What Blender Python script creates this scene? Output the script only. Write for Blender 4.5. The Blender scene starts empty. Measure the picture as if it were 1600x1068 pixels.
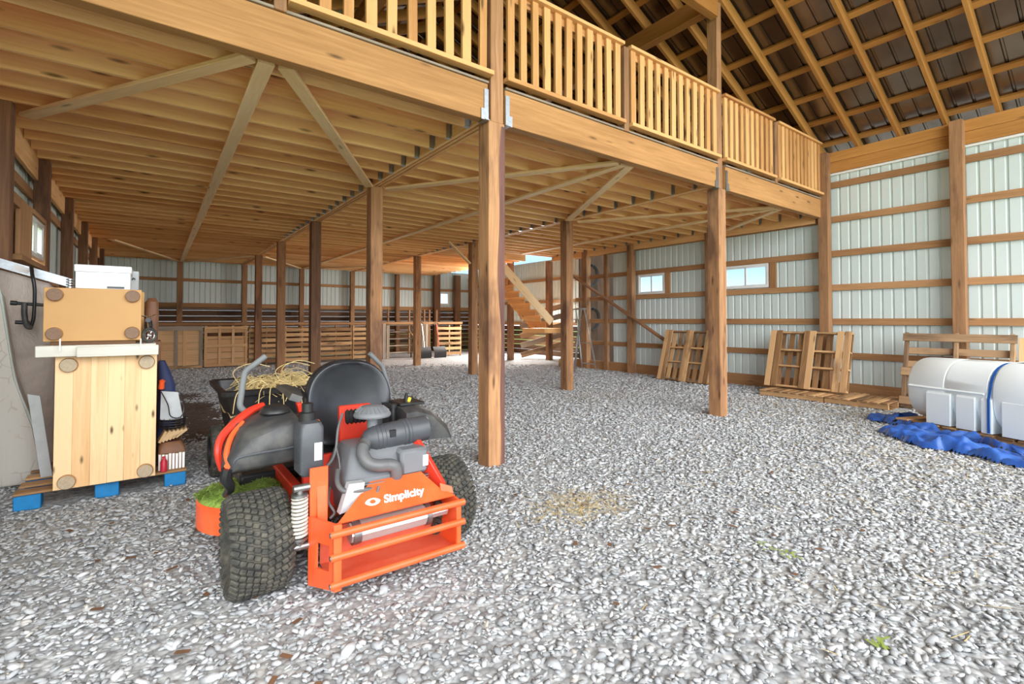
import bpy, bmesh, math, random
import numpy as np
from mathutils import Vector, Matrix

sc = bpy.context.scene
COL = sc.collection
RND = random.Random(7)
PI = math.pi

# ---------------------------------------------------------------- camera
CAM_H, YAW, PITCH = 1.45, math.radians(36.68), math.radians(1.235)
cam_d = bpy.data.cameras.new('camera')
cam_d.sensor_fit = 'HORIZONTAL'; cam_d.sensor_width = 36.0
cam_d.lens = 763.0 / 1600 * 36.0
cam_d.shift_y = (483.3 - 534.0) / 1600.0
cam_d.clip_start = 0.05; cam_d.clip_end = 500
cam = bpy.data.objects.new('camera', cam_d); COL.objects.link(cam)
cam.location = (0, 0, CAM_H)
cam.rotation_euler = (PI / 2 + PITCH, 0, -YAW)
sc.camera = cam

# ---------------------------------------------------------------- world, sun, exposure
world = bpy.data.worlds.new('sky'); sc.world = world; world.use_nodes = True
wn, wl = world.node_tree.nodes, world.node_tree.links
wn.clear()
w_out = wn.new('ShaderNodeOutputWorld'); w_bg = wn.new('ShaderNodeBackground')
w_tc = wn.new('ShaderNodeTexCoord'); w_sep = wn.new('ShaderNodeSeparateXYZ'); w_rmp = wn.new('ShaderNodeValToRGB')
e = w_rmp.color_ramp.elements
e[0].position = 0.0; e[0].color = (0.85, 0.92, 0.98, 1)
e[1].position = 0.45; e[1].color = (0.95, 0.96, 0.97, 1)
for p_, c_ in ((0.05, (0.55, 0.74, 0.96, 1)), (0.11, (0.26, 0.47, 0.86, 1)), (0.18, (0.5, 0.66, 0.9, 1)), (0.28, (0.9, 0.93, 0.96, 1))):
    x_ = w_rmp.color_ramp.elements.new(p_); x_.color = c_
wl.new(w_tc.outputs['Generated'], w_sep.inputs[0]); wl.new(w_sep.outputs['Z'], w_rmp.inputs[0])
wl.new(w_rmp.outputs[0], w_bg.inputs[0]); wl.new(w_bg.outputs[0], w_out.inputs[0])
w_bg.inputs[1].default_value = 1.1

def lamp(name, kind, loc, aim, energy, color=(1, 1, 1), size=None, size_y=None, angle=None):
    d = bpy.data.lights.new(name, kind); d.energy = energy; d.color = color
    if kind == 'AREA':
        d.shape = 'RECTANGLE'; d.size = size; d.size_y = size_y or size
    if angle is not None: d.angle = math.radians(angle)
    o = bpy.data.objects.new(name, d); COL.objects.link(o); o.location = loc
    o.rotation_euler = (Vector(aim) - Vector(loc)).to_track_quat('-Z', 'Y').to_euler()
    return o

# bright overcast day coming in through the open front of the barn behind the camera
lamp('sun', 'SUN', (-6, -20, 9.5), (3.5, 10, 1.0), 2.6, (0.98, 0.99, 1.0), angle=70)
lamp('front_door_daylight', 'AREA', (4.0, -4.5, 4.6), (4.5, 3.5, 0.0), 260, (0.97, 0.985, 1.0), 12.0, 5.0)
# fill lamp added under the annex roof to brighten the space below the loft
lamp('annex_fill', 'AREA', (11.6, 15.4, 4.3), (4.0, 12.0, 0.2), 720, (1.0, 0.98, 0.95), 1.6, 7.0)

sc.view_settings.view_transform = 'Standard'
sc.view_settings.look = 'None'
sc.view_settings.gamma = 1.0
sc.view_settings.use_curve_mapping = False
sc.view_settings.exposure = 1.0
sc.cycles.max_bounces = 8
sc.cycles.diffuse_bounces = 7
sc.cycles.use_denoising = True

# ---------------------------------------------------------------- mesh builder
def nrm(v): return Vector(v).normalized()

class MB:
    """collects shapes; build() links them as ONE mesh object (g = grain coordinate, tone = per piece random)"""
    def __init__(s): s.v = []; s.f = []; s.g = []; s.t = []
    def add(s, verts, faces, g=None, tone=None):
        b = len(s.v); s.v += [tuple(p) for p in verts]
        s.f += [tuple(i + b for i in q) for q in faces]
        off = Vector((RND.uniform(0, 60), RND.uniform(0, 60), RND.uniform(0, 60)))
        s.g += [tuple(Vector(p) + off) for p in (g if g is not None else verts)]
        s.t += [RND.random() if tone is None else tone] * len(verts)
        return s
    def obox(s, c, ax, ay, az, hx, hy, hz, bev=0.0, tone=None):
        """oriented box, grain runs along ax"""
        c = Vector(c)
        if bev <= 0:
            loc = [(sx * hx, sy * hy, sz * hz) for sx in (-1, 1) for sy in (-1, 1) for sz in (-1, 1)]
            F = [(0, 1, 3, 2), (4, 6, 7, 5), (0, 4, 5, 1), (2, 3, 7, 6), (0, 2, 6, 4), (1, 5, 7, 3)]
        else:
            loc, F = chamfer_box(hx, hy, hz, min(bev, hx * .45, hy * .45, hz * .45))
        s.add([c + ax * p[0] + ay * p[1] + az * p[2] for p in loc], F, [Vector(p) for p in loc], tone)
        return s
    def bx(s, x0, x1, y0, y1, z0, z1, bev=0.0, tone=None):
        d = (x1 - x0, y1 - y0, z1 - z0); k = max(range(3), key=lambda i: abs(d[i]))
        A = [Vector((1, 0, 0)), Vector((0, 1, 0)), Vector((0, 0, 1))]
        o = [k, (k + 1) % 3, (k + 2) % 3]
        return s.obox(((x0 + x1) / 2, (y0 + y1) / 2, (z0 + z1) / 2), A[o[0]], A[o[1]], A[o[2]],
                      abs(d[o[0]]) / 2, abs(d[o[1]]) / 2, abs(d[o[2]]) / 2, bev, tone)
    def beam(s, p0, p1, w, h, up=(0, 0, 1), bev=0.0, tone=None):
        p0, p1 = Vector(p0), Vector(p1); ax = (p1 - p0).normalized()
        ay = Vector(up).cross(ax).normalized(); az = ax.cross(ay)
        return s.obox((p0 + p1) / 2, ax, ay, az, (p1 - p0).length / 2, w / 2, h / 2, bev, tone)
    def rings(s, R, cap=True, close=False, tone=None):
        n = len(R[0]); V = [p for r in R for p in r]; F = []
        m = len(R)
        for i in range(m if close else m - 1):
            a, b = i * n, ((i + 1) % m) * n
            for j in range(n): F.append((a + j, a + (j + 1) % n, b + (j + 1) % n, b + j))
        if cap and not close:
            F.append(tuple(range(n))[::-1]); F.append(tuple((m - 1) * n + j for j in range(n)))
        return s.add(V, F, None, tone)
    def cyl(s, p0, p1, r0, r1=None, n=16, bev=0.0, tone=None):
        r1 = r0 if r1 is None else r1
        p0, p1 = Vector(p0), Vector(p1); L = (p1 - p0).length
        pr = [(r0, 0), (r1, L)] if bev <= 0 else [(r0 - bev, 0), (r0, bev), (r1, L - bev), (r1 - bev, L)]
        return s.lathe(pr, p0, p1 - p0, n, tone)
    def lathe(s, prof, org, axis, n=24, tone=None):
        org = Vector(org); a = nrm(axis); h = Vector((0, 0, 1)) if abs(a.z) < .9 else Vector((1, 0, 0))
        u = h.cross(a).normalized(); v = a.cross(u)
        R = [[org + a * z + (u * math.cos(t) + v * math.sin(t)) * max(r, 1e-4) for t in (2 * PI * k / n for k in range(n))] for r, z in prof]
        return s.rings(R, tone=tone)
    def torus(s, c, axis, R, r, n=32, m=10, tone=None):
        c = Vector(c); a = nrm(axis); h = Vector((0, 0, 1)) if abs(a.z) < .9 else Vector((1, 0, 0)); u = h.cross(a).normalized(); v = a.cross(u)
        Q = []
        for k in range(n):
            t = 2 * PI * k / n; d = u * math.cos(t) + v * math.sin(t)
            Q.append([c + d * (R + r * math.cos(q)) + a * r * math.sin(q) for q in (2 * PI * j / m for j in range(m))])
        return s.rings(Q, cap=False, close=True, tone=tone)
    def tube(s, pts, r, n=10, smooth=0, close=False, tone=None):
        P = [Vector(p) for p in pts]
        rr = list(r) if isinstance(r, (list, tuple)) else [r] * len(P)
        if smooth: P, rr = spline(P, rr, smooth)
        R = []; prev = None
        for i, p in enumerate(P):
            t = (P[min(i + 1, len(P) - 1)] - P[max(i - 1, 0)]).normalized()
            if prev is None:
                h = Vector((0, 0, 1)) if abs(t.z) < .9 else Vector((1, 0, 0)); u = h.cross(t).normalized()
            else:
                u = (prev - t * prev.dot(t)).normalized()
            prev = u; v = t.cross(u)
            R.append([p + (u * math.cos(a) + v * math.sin(a)) * rr[i] for a in (2 * PI * k / n for k in range(n))])
        return s.rings(R, tone=tone)
    def prism(s, poly, org, u, v, depth, tone=None):
        """extrude a 2D outline; u, v span its plane, depth goes along u x v"""
        org, u, v = Vector(org), Vector(u), Vector(v); w = u.cross(v).normalized() * depth
        n = len(poly); A = [org + u * a + v * b for a, b in poly]; B = [p + w for p in A]
        F = [tuple(range(n))[::-1], tuple(n + i for i in range(n))] + [(i, (i + 1) % n, n + (i + 1) % n, n + i) for i in range(n)]
        return s.add(A + B, F, None, tone)
    def grid(s, fn, nu, nv, tone=None):
        V = [fn(i / nu, j / nv) for i in range(nu + 1) for j in range(nv + 1)]
        F = [(i * (nv + 1) + j, (i + 1) * (nv + 1) + j, (i + 1) * (nv + 1) + j + 1, i * (nv + 1) + j + 1) for i in range(nu) for j in range(nv)]
        return s.add(V, F, None, tone)
    def build(s, name, m, parent=None, local=False, smooth=38):
        """local=True: the shapes are already in the parent's own frame, else they are in world axes"""
        V = np.array(s.v, dtype=np.float64).reshape(-1, 3)
        if parent is not None:
            off = np.zeros(3) if local else np.array(parent.get('_org', (0, 0, 0)))
            loc = (0, 0, 0)
        else:
            lo, hi = V.min(0), V.max(0)
            off = np.zeros(3) if local else np.array(((lo[0] + hi[0]) / 2, (lo[1] + hi[1]) / 2, lo[2])); loc = tuple(off)
        me = bpy.data.meshes.new(name)
        me.from_pydata((V - off).tolist(), [], s.f)
        a = me.attributes.new('g', 'FLOAT_VECTOR', 'POINT'); a.data.foreach_set('vector', np.array(s.g, dtype=np.float32).ravel())
        a = me.attributes.new('tone', 'FLOAT', 'POINT'); a.data.foreach_set('value', np.array(s.t, dtype=np.float32))
        me.materials.append(m)
        bm = bmesh.new(); bm.from_mesh(me); bmesh.ops.recalc_face_normals(bm, faces=bm.faces); bm.to_mesh(me); bm.free()
        if smooth:
            me.polygons.foreach_set('use_smooth', [True] * len(me.polygons))
            me.set_sharp_from_angle(angle=math.radians(smooth))
        o = bpy.data.objects.new(name, me); COL.objects.link(o)
        if parent is not None:
            o.parent = parent; o['_org'] = list(parent.get('_org', (0, 0, 0))) if not local else [0, 0, 0]
        else:
            o.location = loc; o['_org'] = [float(q) for q in off]
        return o

_cb = {}
def chamfer_box(hx, hy, hz, b):
    key = (round(hx, 5), round(hy, 5), round(hz, 5), round(b, 5))
    if key not in _cb:
        bm = bmesh.new(); bmesh.ops.create_cube(bm, size=2)
        for v in bm.verts: v.co = (v.co.x * hx, v.co.y * hy, v.co.z * hz)
        bmesh.ops.bevel(bm, geom=list(bm.edges), offset=b, segments=1, affect='EDGES', profile=.5)
        bm.verts.ensure_lookup_table()
        for i, v in enumerate(bm.verts): v.index = i
        _cb[key] = ([tuple(v.co) for v in bm.verts], [tuple(v.index for v in f.verts) for f in bm.faces]); bm.free()
    return _cb[key]

def spline(P, rr, k):
    Q, S = [], []
    n = len(P)
    for i in range(n - 1):
        p0, p1, p2, p3 = P[max(i - 1, 0)], P[i], P[i + 1], P[min(i + 2, n - 1)]
        for j in range(k):
            t = j / k
            Q.append(.5 * ((2 * p1) + (p2 - p0) * t + (2 * p0 - 5 * p1 + 4 * p2 - p3) * t * t + (3 * p1 - p0 - 3 * p2 + p3) * t ** 3))
            S.append(rr[i] * (1 - t) + rr[i + 1] * t)
    Q.append(P[-1]); S.append(rr[-1])
    return Q, S

def tag(o, label=None, cat=None, group=None, kind=None):
    if label: o['label'] = label
    if cat: o['category'] = cat
    if group: o['group'] = group
    if kind: o['kind'] = kind
    return o

def thing(name, loc, label, cat, group=None, rot=(0, 0, 0)):
    o = bpy.data.objects.new(name, None); COL.objects.link(o); o.empty_display_size = .1
    o.location = loc; o.rotation_euler = rot; o['_org'] = [float(q) for q in loc]
    return tag(o, label, cat, group)

def copy_tree(root, loc, rot, label):
    """a copy of a thing together with its parts and their sub-parts (mesh data shared)"""
    c = root.copy(); COL.objects.link(c); c.location = loc; c.rotation_euler = rot; c['label'] = label
    def rec(src, dst):
        for ch in src.children:
            k = ch.copy(); COL.objects.link(k); k.parent = dst; rec(ch, k)
    rec(root, c)
    return c

ORD = ('zero first second third fourth fifth sixth seventh eighth ninth tenth eleventh twelfth thirteenth fourteenth fifteenth sixteenth '
       'seventeenth eighteenth nineteenth twentieth').split()
_T = ('', '', 'twenty', 'thirty', 'forty', 'fifty'); _TT = ('', '', 'twentieth', 'thirtieth', 'fortieth', 'fiftieth')
def nth(n):
    if n <= 20: return ORD[n]
    return _TT[n // 10] if n % 10 == 0 else _T[n // 10] + '-' + ORD[n % 10]

# ---------------------------------------------------------------- materials
def lin(c):
    return tuple(((v / 255) / 12.92 if v / 255 <= .04045 else ((v / 255 + .055) / 1.055) ** 2.4) for v in c) + (1,)

class NT:
    def __init__(s, name):
        s.m = bpy.data.materials.new(name); s.m.use_nodes = True
        s.t = s.m.node_tree; s.n = s.t.nodes; s.l = s.t.links
        s.b = s.n['Principled BSDF']
    def new(s, typ, **kw):
        o = s.n.new(typ)
        for k, v in kw.items(): setattr(o, k, v)
        return o
    def attr(s, name): return s.new('ShaderNodeAttribute', attribute_name=name)
    def mapping(s, src, scale, loc=(0, 0, 0)):
        m = s.new('ShaderNodeMapping'); m.inputs['Scale'].default_value = scale; m.inputs['Location'].default_value = loc
        s.l.new(src, m.inputs['Vector']); return m.outputs[0]
    def noise(s, src, scale, detail=3, rough=.55, dist=0):
        o = s.new('ShaderNodeTexNoise'); o.inputs['Scale'].default_value = scale; o.inputs['Detail'].default_value = detail
        o.inputs['Roughness'].default_value = rough; o.inputs['Distortion'].default_value = dist
        if src is not None: s.l.new(src, o.inputs['Vector'])
        return o.outputs['Fac']
    def ramp(s, src, stops):
        r = s.new('ShaderNodeValToRGB'); E = r.color_ramp.elements
        while len(E) > len(stops): E.remove(E[-1])
        while len(E) < len(stops): E.new(1)
        for q, (p, c) in zip(E, stops): q.position = p; q.color = c if len(c) == 4 else tuple(c) + (1,)
        s.l.new(src, r.inputs[0]); return r.outputs[0]
    def mix(s, fac, a, b, mode='MIX'):
        o = s.new('ShaderNodeMix', data_type='RGBA', blend_type=mode)
        for i, q in ((0, fac), (6, a), (7, b)):
            if hasattr(q, 'is_linked'): s.l.new(q, o.inputs[i])
            else: o.inputs[i].default_value = q
        return o.outputs[2]
    def math(s, op, a, b=0.0, clamp=False):
        o = s.new('ShaderNodeMath', operation=op, use_clamp=clamp)
        for i, q in enumerate((a, b)):
            if hasattr(q, 'is_linked'): s.l.new(q, o.inputs[i])
            else: o.inputs[i].default_value = q
        return o.outputs[0]
    def bump(s, h, strength=.3, dist=.01):
        o = s.new('ShaderNodeBump'); o.inputs['Strength'].default_value = strength; o.inputs['Distance'].default_value = dist
        s.l.new(h, o.inputs['Height']); s.l.new(o.outputs[0], s.b.inputs['Normal'])
    def color(s, src): s.l.new(src, s.b.inputs['Base Color']); return s
    def set(s, rough=None, metal=None, spec=None, trans=None):
        if rough is not None: s.b.inputs['Roughness'].default_value = rough
        if metal is not None: s.b.inputs['Metallic'].default_value = metal
        if spec is not None: s.b.inputs['Specular IOR Level'].default_value = spec
        return s

def wood(name, dark, light, knot=.5, var=.35, grain=1.0, rough=.7, stain=None, kscale=(1.6, 7, 7)):
    t = NT(name); g = t.attr('g').outputs['Vector']; tone = t.attr('tone').outputs['Fac']
    fine = t.noise(t.mapping(g, (1.3 * grain, 26 * grain, 26 * grain)), 1.6, 4, .6, .6)
    wide = t.noise(t.mapping(g, (.5, 3.2, 3.2)), 1.5, 3, .5)
    f = t.math('ADD', t.math('MULTIPLY', fine, .65), t.math('MULTIPLY', wide, .5))
    f = t.math('ADD', f, t.math('MULTIPLY', t.math('SUBTRACT', tone, .5), var))
    c = t.ramp(f, [(.22, lin(dark)), (.5, lin([(a + b) / 2 for a, b in zip(dark, light)])), (.78, lin(light))])
    if knot > 0:
        v = t.new('ShaderNodeTexVoronoi'); v.inputs['Scale'].default_value = 1.0; v.inputs['Randomness'].default_value = 1
        t.l.new(t.mapping(g, kscale), v.inputs['Vector'])
        k = t.ramp(v.outputs['Distance'], [(.05, (knot,) * 3), (.16, (0, 0, 0))])
        c = t.mix(k, c, lin([q * .42 for q in dark]))
    if stain is not None:
        sn = t.ramp(t.noise(t.mapping(g, (.7, 2.4, 2.4)), 1.3, 4, .6), [(.52, (0, 0, 0)), (.66, (.75,) * 3)])
        c = t.mix(sn, c, lin(stain))
    t.color(c).set(rough, spec=.25); t.bump(fine, .15, .004)
    return t.m

def flat(name, col, rough=.5, metal=0, spec=.5, mottle=.0, mcol=None, scale=8, bump=0, bscale=60):
    t = NT(name); t.set(rough, metal, spec)
    co = t.new('ShaderNodeTexCoord').outputs['Object']
    if mottle > 0:
        n = t.ramp(t.noise(co, scale, 5, .6), [(.4, (0, 0, 0)), (.7, (mottle,) * 3)])
        t.color(t.mix(n, lin(col), lin(mcol or [q * .6 for q in col])))
    else:
        t.b.inputs['Base Color'].default_value = lin(col)
    if bump: t.bump(t.noise(co, bscale, 3), bump, .003)
    return t.m

M = {}
M['post'] = wood('post_wood', (118, 82, 56), (202, 152, 106), .75, .25, .8, stain=(92, 64, 52))
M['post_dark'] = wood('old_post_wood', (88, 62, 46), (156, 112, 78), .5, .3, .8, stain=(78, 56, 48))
M['wallpost'] = wood('wall_post_wood', (112, 80, 56), (176, 132, 92), .5, .2, .8, stain=(102, 74, 56))
M['joist'] = wood('joist_wood', (206, 144, 88), (248, 204, 144), .8, .45, .8)
M['beam'] = wood('beam_wood', (148, 104, 60), (198, 148, 94), .8, .2, .8)
M['brace'] = wood('brace_wood', (222, 180, 126), (250, 220, 172), .6, .3)
M['rail'] = wood('rail_wood', (178, 124, 72), (224, 172, 112), .8, .5)
M['girt'] = wood('girt_wood', (140, 100, 64), (188, 142, 98), .5, .35)
M['rafter'] = wood('rafter_wood', (150, 98, 46), (200, 142, 76), .5, .3)
M['deck'] = wood('deck_wood', (196, 140, 84), (236, 184, 120), .5, .4)
M['pallet'] = wood('pallet_wood', (132, 96, 62), (208, 166, 118), .6, .8, stain=(100, 76, 56))
M['pallet_old'] = wood('weathered_pallet_wood', (108, 84, 64), (176, 142, 106), .6, .9, stain=(92, 72, 58))
M['oldboard'] = wood('old_barn_board', (58, 42, 30), (118, 86, 60), .4, .6)
M['greyboard'] = wood('grey_board', (120, 108, 94), (176, 160, 140), .4, .6)
M['ply'] = wood('plywood', (214, 164, 110), (240, 200, 150), .15, .25, .5)
M['pine'] = wood('pine', (216, 162, 104), (248, 212, 162), .95, .6, .8, rough=.45, kscale=(3.6, 11, 11))
M['mdf'] = flat('fibreboard', (206, 158, 98), .6, mottle=.2, mcol=(190, 140, 84), scale=5)
M['bun'] = wood('bun_foot_wood', (150, 112, 76), (196, 156, 112), 0, .3, 2)
M['bun_face'] = flat('bun_foot_face', (188, 168, 140), .7, mottle=.4, mcol=(150, 130, 104), scale=60)
M['bun_dark'] = flat('bun_foot_dark_face', (140, 110, 88), .7, mottle=.4, mcol=(110, 84, 66), scale=60)
M['whiteboard'] = wood('whitewashed_board', (206, 200, 184), (232, 228, 216), .1, .2)
M['sheet'] = flat('painted_steel_sheet', (208, 218, 213), .36, 0, .5, mottle=.25, mcol=(194, 208, 200), scale=1.2)
M['galv'] = flat('galvanised_steel', (176, 182, 186), .38, .9, .5, mottle=.5, mcol=(140, 146, 150), scale=30)
M['roof'] = flat('bare_steel_roofing', (138, 128, 118), .24, .9, .5, mottle=.6, mcol=(100, 88, 76), scale=2.0)
M['winframe'] = flat('white_vinyl', (236, 236, 232), .4)
M['trimwhite'] = flat('white_trim', (238, 238, 234), .45)
M['black'] = flat('black_plastic', (30, 30, 32), .38, mottle=.3, mcol=(60, 58, 54), scale=12)
M['blackmatte'] = flat('dusty_black_plastic', (56, 56, 57), .5, mottle=.6, mcol=(98, 95, 88), scale=9)
M['vinyl'] = flat('black_seat_vinyl', (30, 31, 34), .32, mottle=.5, mcol=(52, 54, 58), scale=6, bump=.08, bscale=120)
M['rubber'] = flat('tyre_rubber', (52, 52, 48), .75, mottle=.75, mcol=(104, 98, 84), scale=22, bump=.2, bscale=90)
M['orange'] = flat('orange_paint', (240, 92, 44), .38, mottle=.45, mcol=(248, 122, 72), scale=7)
M['red'] = flat('red_paint', (214, 56, 34), .42, mottle=.4, mcol=(180, 44, 30), scale=9)
M['greyplastic'] = flat('grey_plastic', (112, 114, 117), .5, mottle=.4, mcol=(104, 106, 108), scale=12)
M['darkgrey'] = flat('dark_grey_plastic', (74, 76, 80), .42, mottle=.4, mcol=(54, 54, 56), scale=14)
M['hose'] = flat('grey_rubber_hose', (98, 98, 98), .45, mottle=.3, scale=14)
M['alu'] = flat('aluminium', (206, 208, 208), .3, .9, .5, mottle=.3, scale=18)
M['muffler'] = flat('aluminised_muffler', (214, 214, 210), .36, .7, .5, mottle=.3, mcol=(180, 176, 168), scale=14)
M['steel'] = flat('steel', (150, 150, 148), .4, .9)
M['spring'] = flat('dusty_white_spring', (204, 198, 186), .5, mottle=.4, mcol=(160, 152, 138), scale=30)
M['label'] = flat('white_label', (232, 230, 224), .6, mottle=.25, mcol=(190, 186, 184), scale=120)
M['white'] = flat('white_decal', (246, 246, 244), .5)
M['silver_box'] = flat('white_engine_cover', (186, 188, 188), .45, mottle=.2, scale=20)
M['gripgrey'] = flat('grey_foam_grip', (112, 114, 114), .7, bump=.1)
M['yellow'] = flat('yellow_plastic', (224, 190, 40), .5)
M['grass'] = flat('grass_clippings', (142, 168, 72), .9, mottle=.9, mcol=(84, 112, 34), scale=45)
M['straw'] = flat('straw', (222, 200, 142), .85, mottle=.6, mcol=(182, 150, 92), scale=10)
M['leaf'] = flat('dead_leaf', (118, 84, 58), .85, mottle=.6, mcol=(80, 60, 42), scale=14)
M['green_leaf'] = flat('green_leaf', (142, 160, 74), .8, mottle=.5, scale=10)
M['soil'] = flat('dark_soil', (74, 60, 52), .95, mottle=.7, mcol=(110, 92, 78), scale=14, bump=.8, bscale=30)
M['tray'] = flat('dusty_orange_paint', (222, 92, 60), .5, mottle=.6, mcol=(232, 132, 100), scale=6)
M['blue'] = flat('blue_paint', (12, 130, 192), .6, mottle=.5, mcol=(14, 92, 150), scale=12)
M['tarp'] = flat('blue_tarpaulin', (36, 80, 158), .45, mottle=.6, mcol=(70, 118, 190), scale=5, bump=.25, bscale=26)
M['strap'] = flat('blue_strap', (20, 88, 168), .6)
M['poly'] = flat('white_polyethylene', (240, 247, 247), .38, mottle=.2, mcol=(226, 235, 235), scale=2.5)
M['paper'] = flat('white_card', (240, 242, 244), .6)
M['cardgrey'] = flat('printed_grey_card', (190, 194, 194), .6, mottle=.3, scale=8)
M['ticking'] = flat('mattress_side', (196, 180, 166), .6, mottle=.4, mcol=(176, 168, 162), scale=3)
M['piping'] = flat('mattress_piping', (186, 196, 188), .6)
M['book'] = flat('book_block', (200, 168, 124), .75, mottle=.5, mcol=(160, 124, 84), scale=18)
M['brownhide'] = flat('brown_cover', (126, 84, 56), .6, mottle=.4, scale=10)
M['redthing'] = flat('red_plastic', (188, 34, 52), .45)
M['navy'] = flat('navy_cloth', (32, 44, 82), .7)
M['ground'] = flat('lawn', (150, 186, 92), .9, mottle=.5, mcol=(120, 160, 66), scale=2)
M['bark'] = wood('dark_bark_edge', (64, 44, 42), (128, 90, 78), .2, .3, 1)
M['dark'] = flat('dark_void_board', (46, 36, 28), .9, mottle=.4, scale=4)
M['chrome'] = flat('chrome', (220, 220, 222), .15, 1)

def mat_glass():
    t = NT('window_glass'); t.n.remove(t.b)
    tr = t.new('ShaderNodeBsdfTransparent'); gl = t.new('ShaderNodeBsdfGlossy'); mx = t.new('ShaderNodeMixShader'); gl.inputs['Roughness'].default_value = .03
    mx.inputs[0].default_value = .06; tr.inputs[0].default_value = (.95, .97, .98, 1)
    t.l.new(tr.outputs[0], mx.inputs[1]); t.l.new(gl.outputs[0], mx.inputs[2])
    t.l.new(mx.outputs[0], t.n['Material Output'].inputs[0]); return t.m
M['glass'] = mat_glass()

def mat_gravel():
    t = NT('gravel_bed'); co = t.new('ShaderNodeTexCoord').outputs['Object']
    v = t.new('ShaderNodeTexVoronoi'); v.inputs['Scale'].default_value = 30
    wob = t.noise(co, 26, 2)
    vec = t.new('ShaderNodeVectorMath', operation='ADD'); sc_ = t.new('ShaderNodeVectorMath', operation='SCALE'); sc_.inputs['Scale'].default_value = .02
    cmb = t.new('ShaderNodeCombineXYZ'); t.l.new(wob, cmb.inputs[0]); t.l.new(wob, cmb.inputs[1]); t.l.new(cmb.outputs[0], sc_.inputs[0])
    t.l.new(co, vec.inputs[0]); t.l.new(sc_.outputs[0], vec.inputs[1]); t.l.new(vec.outputs[0], v.inputs['Vector'])
    sep = t.new('ShaderNodeSeparateColor'); t.l.new(v.outputs['Color'], sep.inputs[0])
    stone = t.ramp(sep.outputs[0], [(0, lin((154, 155, 156))), (.4, lin((177, 179, 180))), (.8, lin((195, 197, 197))), (1, lin((206, 207, 207)))])
    gap = t.ramp(v.outputs['Distance'], [(.35, (1, 1, 1)), (.75, (.68, .68, .68))])
    c = t.mix(1.0, stone, gap, 'MULTIPLY')
    dirt = t.ramp(t.noise(co, .55, 5, .65), [(.55, (0, 0, 0)), (.75, (.55,) * 3)])
    c = t.mix(dirt, c, lin((166, 156, 140)))
    t.color(c).set(.9, spec=.2)
    t.bump(t.math('MULTIPLY', v.outputs['Distance'], -1.0), .45, .02)
    return t.m
M['gravel'] = mat_gravel()

def mat_stone():
    t = NT('gravel_stone'); tone = t.attr('tone').outputs['Fac']
    c = t.ramp(tone, [(0, lin((146, 148, 149))), (.3, lin((172, 174, 175))), (.75, lin((192, 194, 194))), (.95, lin((205, 206, 206))), (1, lin((196, 190, 180)))])
    n = t.noise(t.new('ShaderNodeTexCoord').outputs['Object'], 55, 3)
    c = t.mix(.25, c, t.ramp(n, [(.3, (.35, .35, .35)), (.7, (.95, .95, .95))]), 'MULTIPLY')
    t.color(c).set(.88, spec=.25); return t.m
M['stone'] = mat_stone()

def mat_quilt():
    t = NT('quilted_floral_ticking'); co = t.new('ShaderNodeTexCoord').outputs['Object']
    v = t.new('ShaderNodeTexVoronoi', feature='DISTANCE_TO_EDGE'); v.inputs['Scale'].default_value = 9; t.l.new(co, v.inputs['Vector'])
    line = t.ramp(v.outputs['Distance'], [(.0, (1, 1, 1)), (.05, (0, 0, 0))])
    patch = t.ramp(t.noise(co, 5, 2), [(.5, (0, 0, 0)), (.56, (.8,) * 3)])
    c = t.mix(t.math('MULTIPLY', line, patch), lin((206, 200, 190)), lin((184, 170, 156)))
    w = t.new('ShaderNodeTexWave'); w.inputs['Scale'].default_value = 9; w.inputs['Distortion'].default_value = 1; t.l.new(t.mapping(co, (1, 1, 1.4)), w.inputs['Vector'])
    t.color(c).set(.75); t.bump(w.outputs['Fac'], .12, .01); return t.m
M['quilt'] = mat_quilt()

def mat_plastic_wrap():
    t = NT('wrapped_mattress'); co = t.new('ShaderNodeTexCoord').outputs['Object']
    c = t.ramp(t.noise(co, 2.2, 4, .6, 1), [(.3, lin((150, 140, 134))), (.55, lin((186, 172, 160))), (.75, lin((200, 190, 180)))])
    t.color(c).set(.35); t.bump(t.noise(t.mapping(co, (3, 3, 1)), 4, 4, .6, 2), .35, .02); return t.m
M['wrap'] = mat_plastic_wrap()
# ================================================================ SETTING
def corrugate(mb, s0, s1, z0, z1, place, holes=(), pitch=.165, depth=.018):
    """ribbed sheet: s runs along the wall, place(s, d, z) gives the point, d is the groove depth"""
    S = {s0, s1}
    k = math.floor(s0 / pitch)
    while k * pitch < s1 + pitch:
        for q in (0, pitch - .046, pitch - .034, pitch - .012):
            if s0 < k * pitch + q < s1: S.add(k * pitch + q)
        k += 1
    for h in holes: S.update((h[0], h[1]))
    S = sorted(S)
    def d(s):
        r = (s - math.floor(s / pitch + 1e-7) * pitch)
        if r < pitch - .046: return 0
        if r < pitch - .034: return depth * (r - pitch + .046) / .012
        if r < pitch - .012: return depth
        return depth * (pitch - r) / .012
    V, F = [], []
    for a, b in zip(S, S[1:]):
        m = (a + b) / 2; spans = [(z0, z1)]
        for h in holes:
            if h[0] <= m <= h[1]: spans = [q for w in spans for q in ((w[0], min(w[1], h[2])), (max(w[0], h[3]), w[1])) if q[1] - q[0] > 1e-3]
        for w in spans:
            n = len(V); V += [place(a, d(a), w[0]), place(b, d(b), w[0]), place(b, d(b), w[1]), place(a, d(a), w[1])]
            F.append((n, n + 1, n + 2, n + 3))
    return mb.add(V, F, None, .5)

X_L, X_R, Y_B, Y_F = -1.25, 10.74, 20.8, -2.5      # sheet planes of the barn
Y_END = 9.55                                        # where the sheeted tank wall stops

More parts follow.
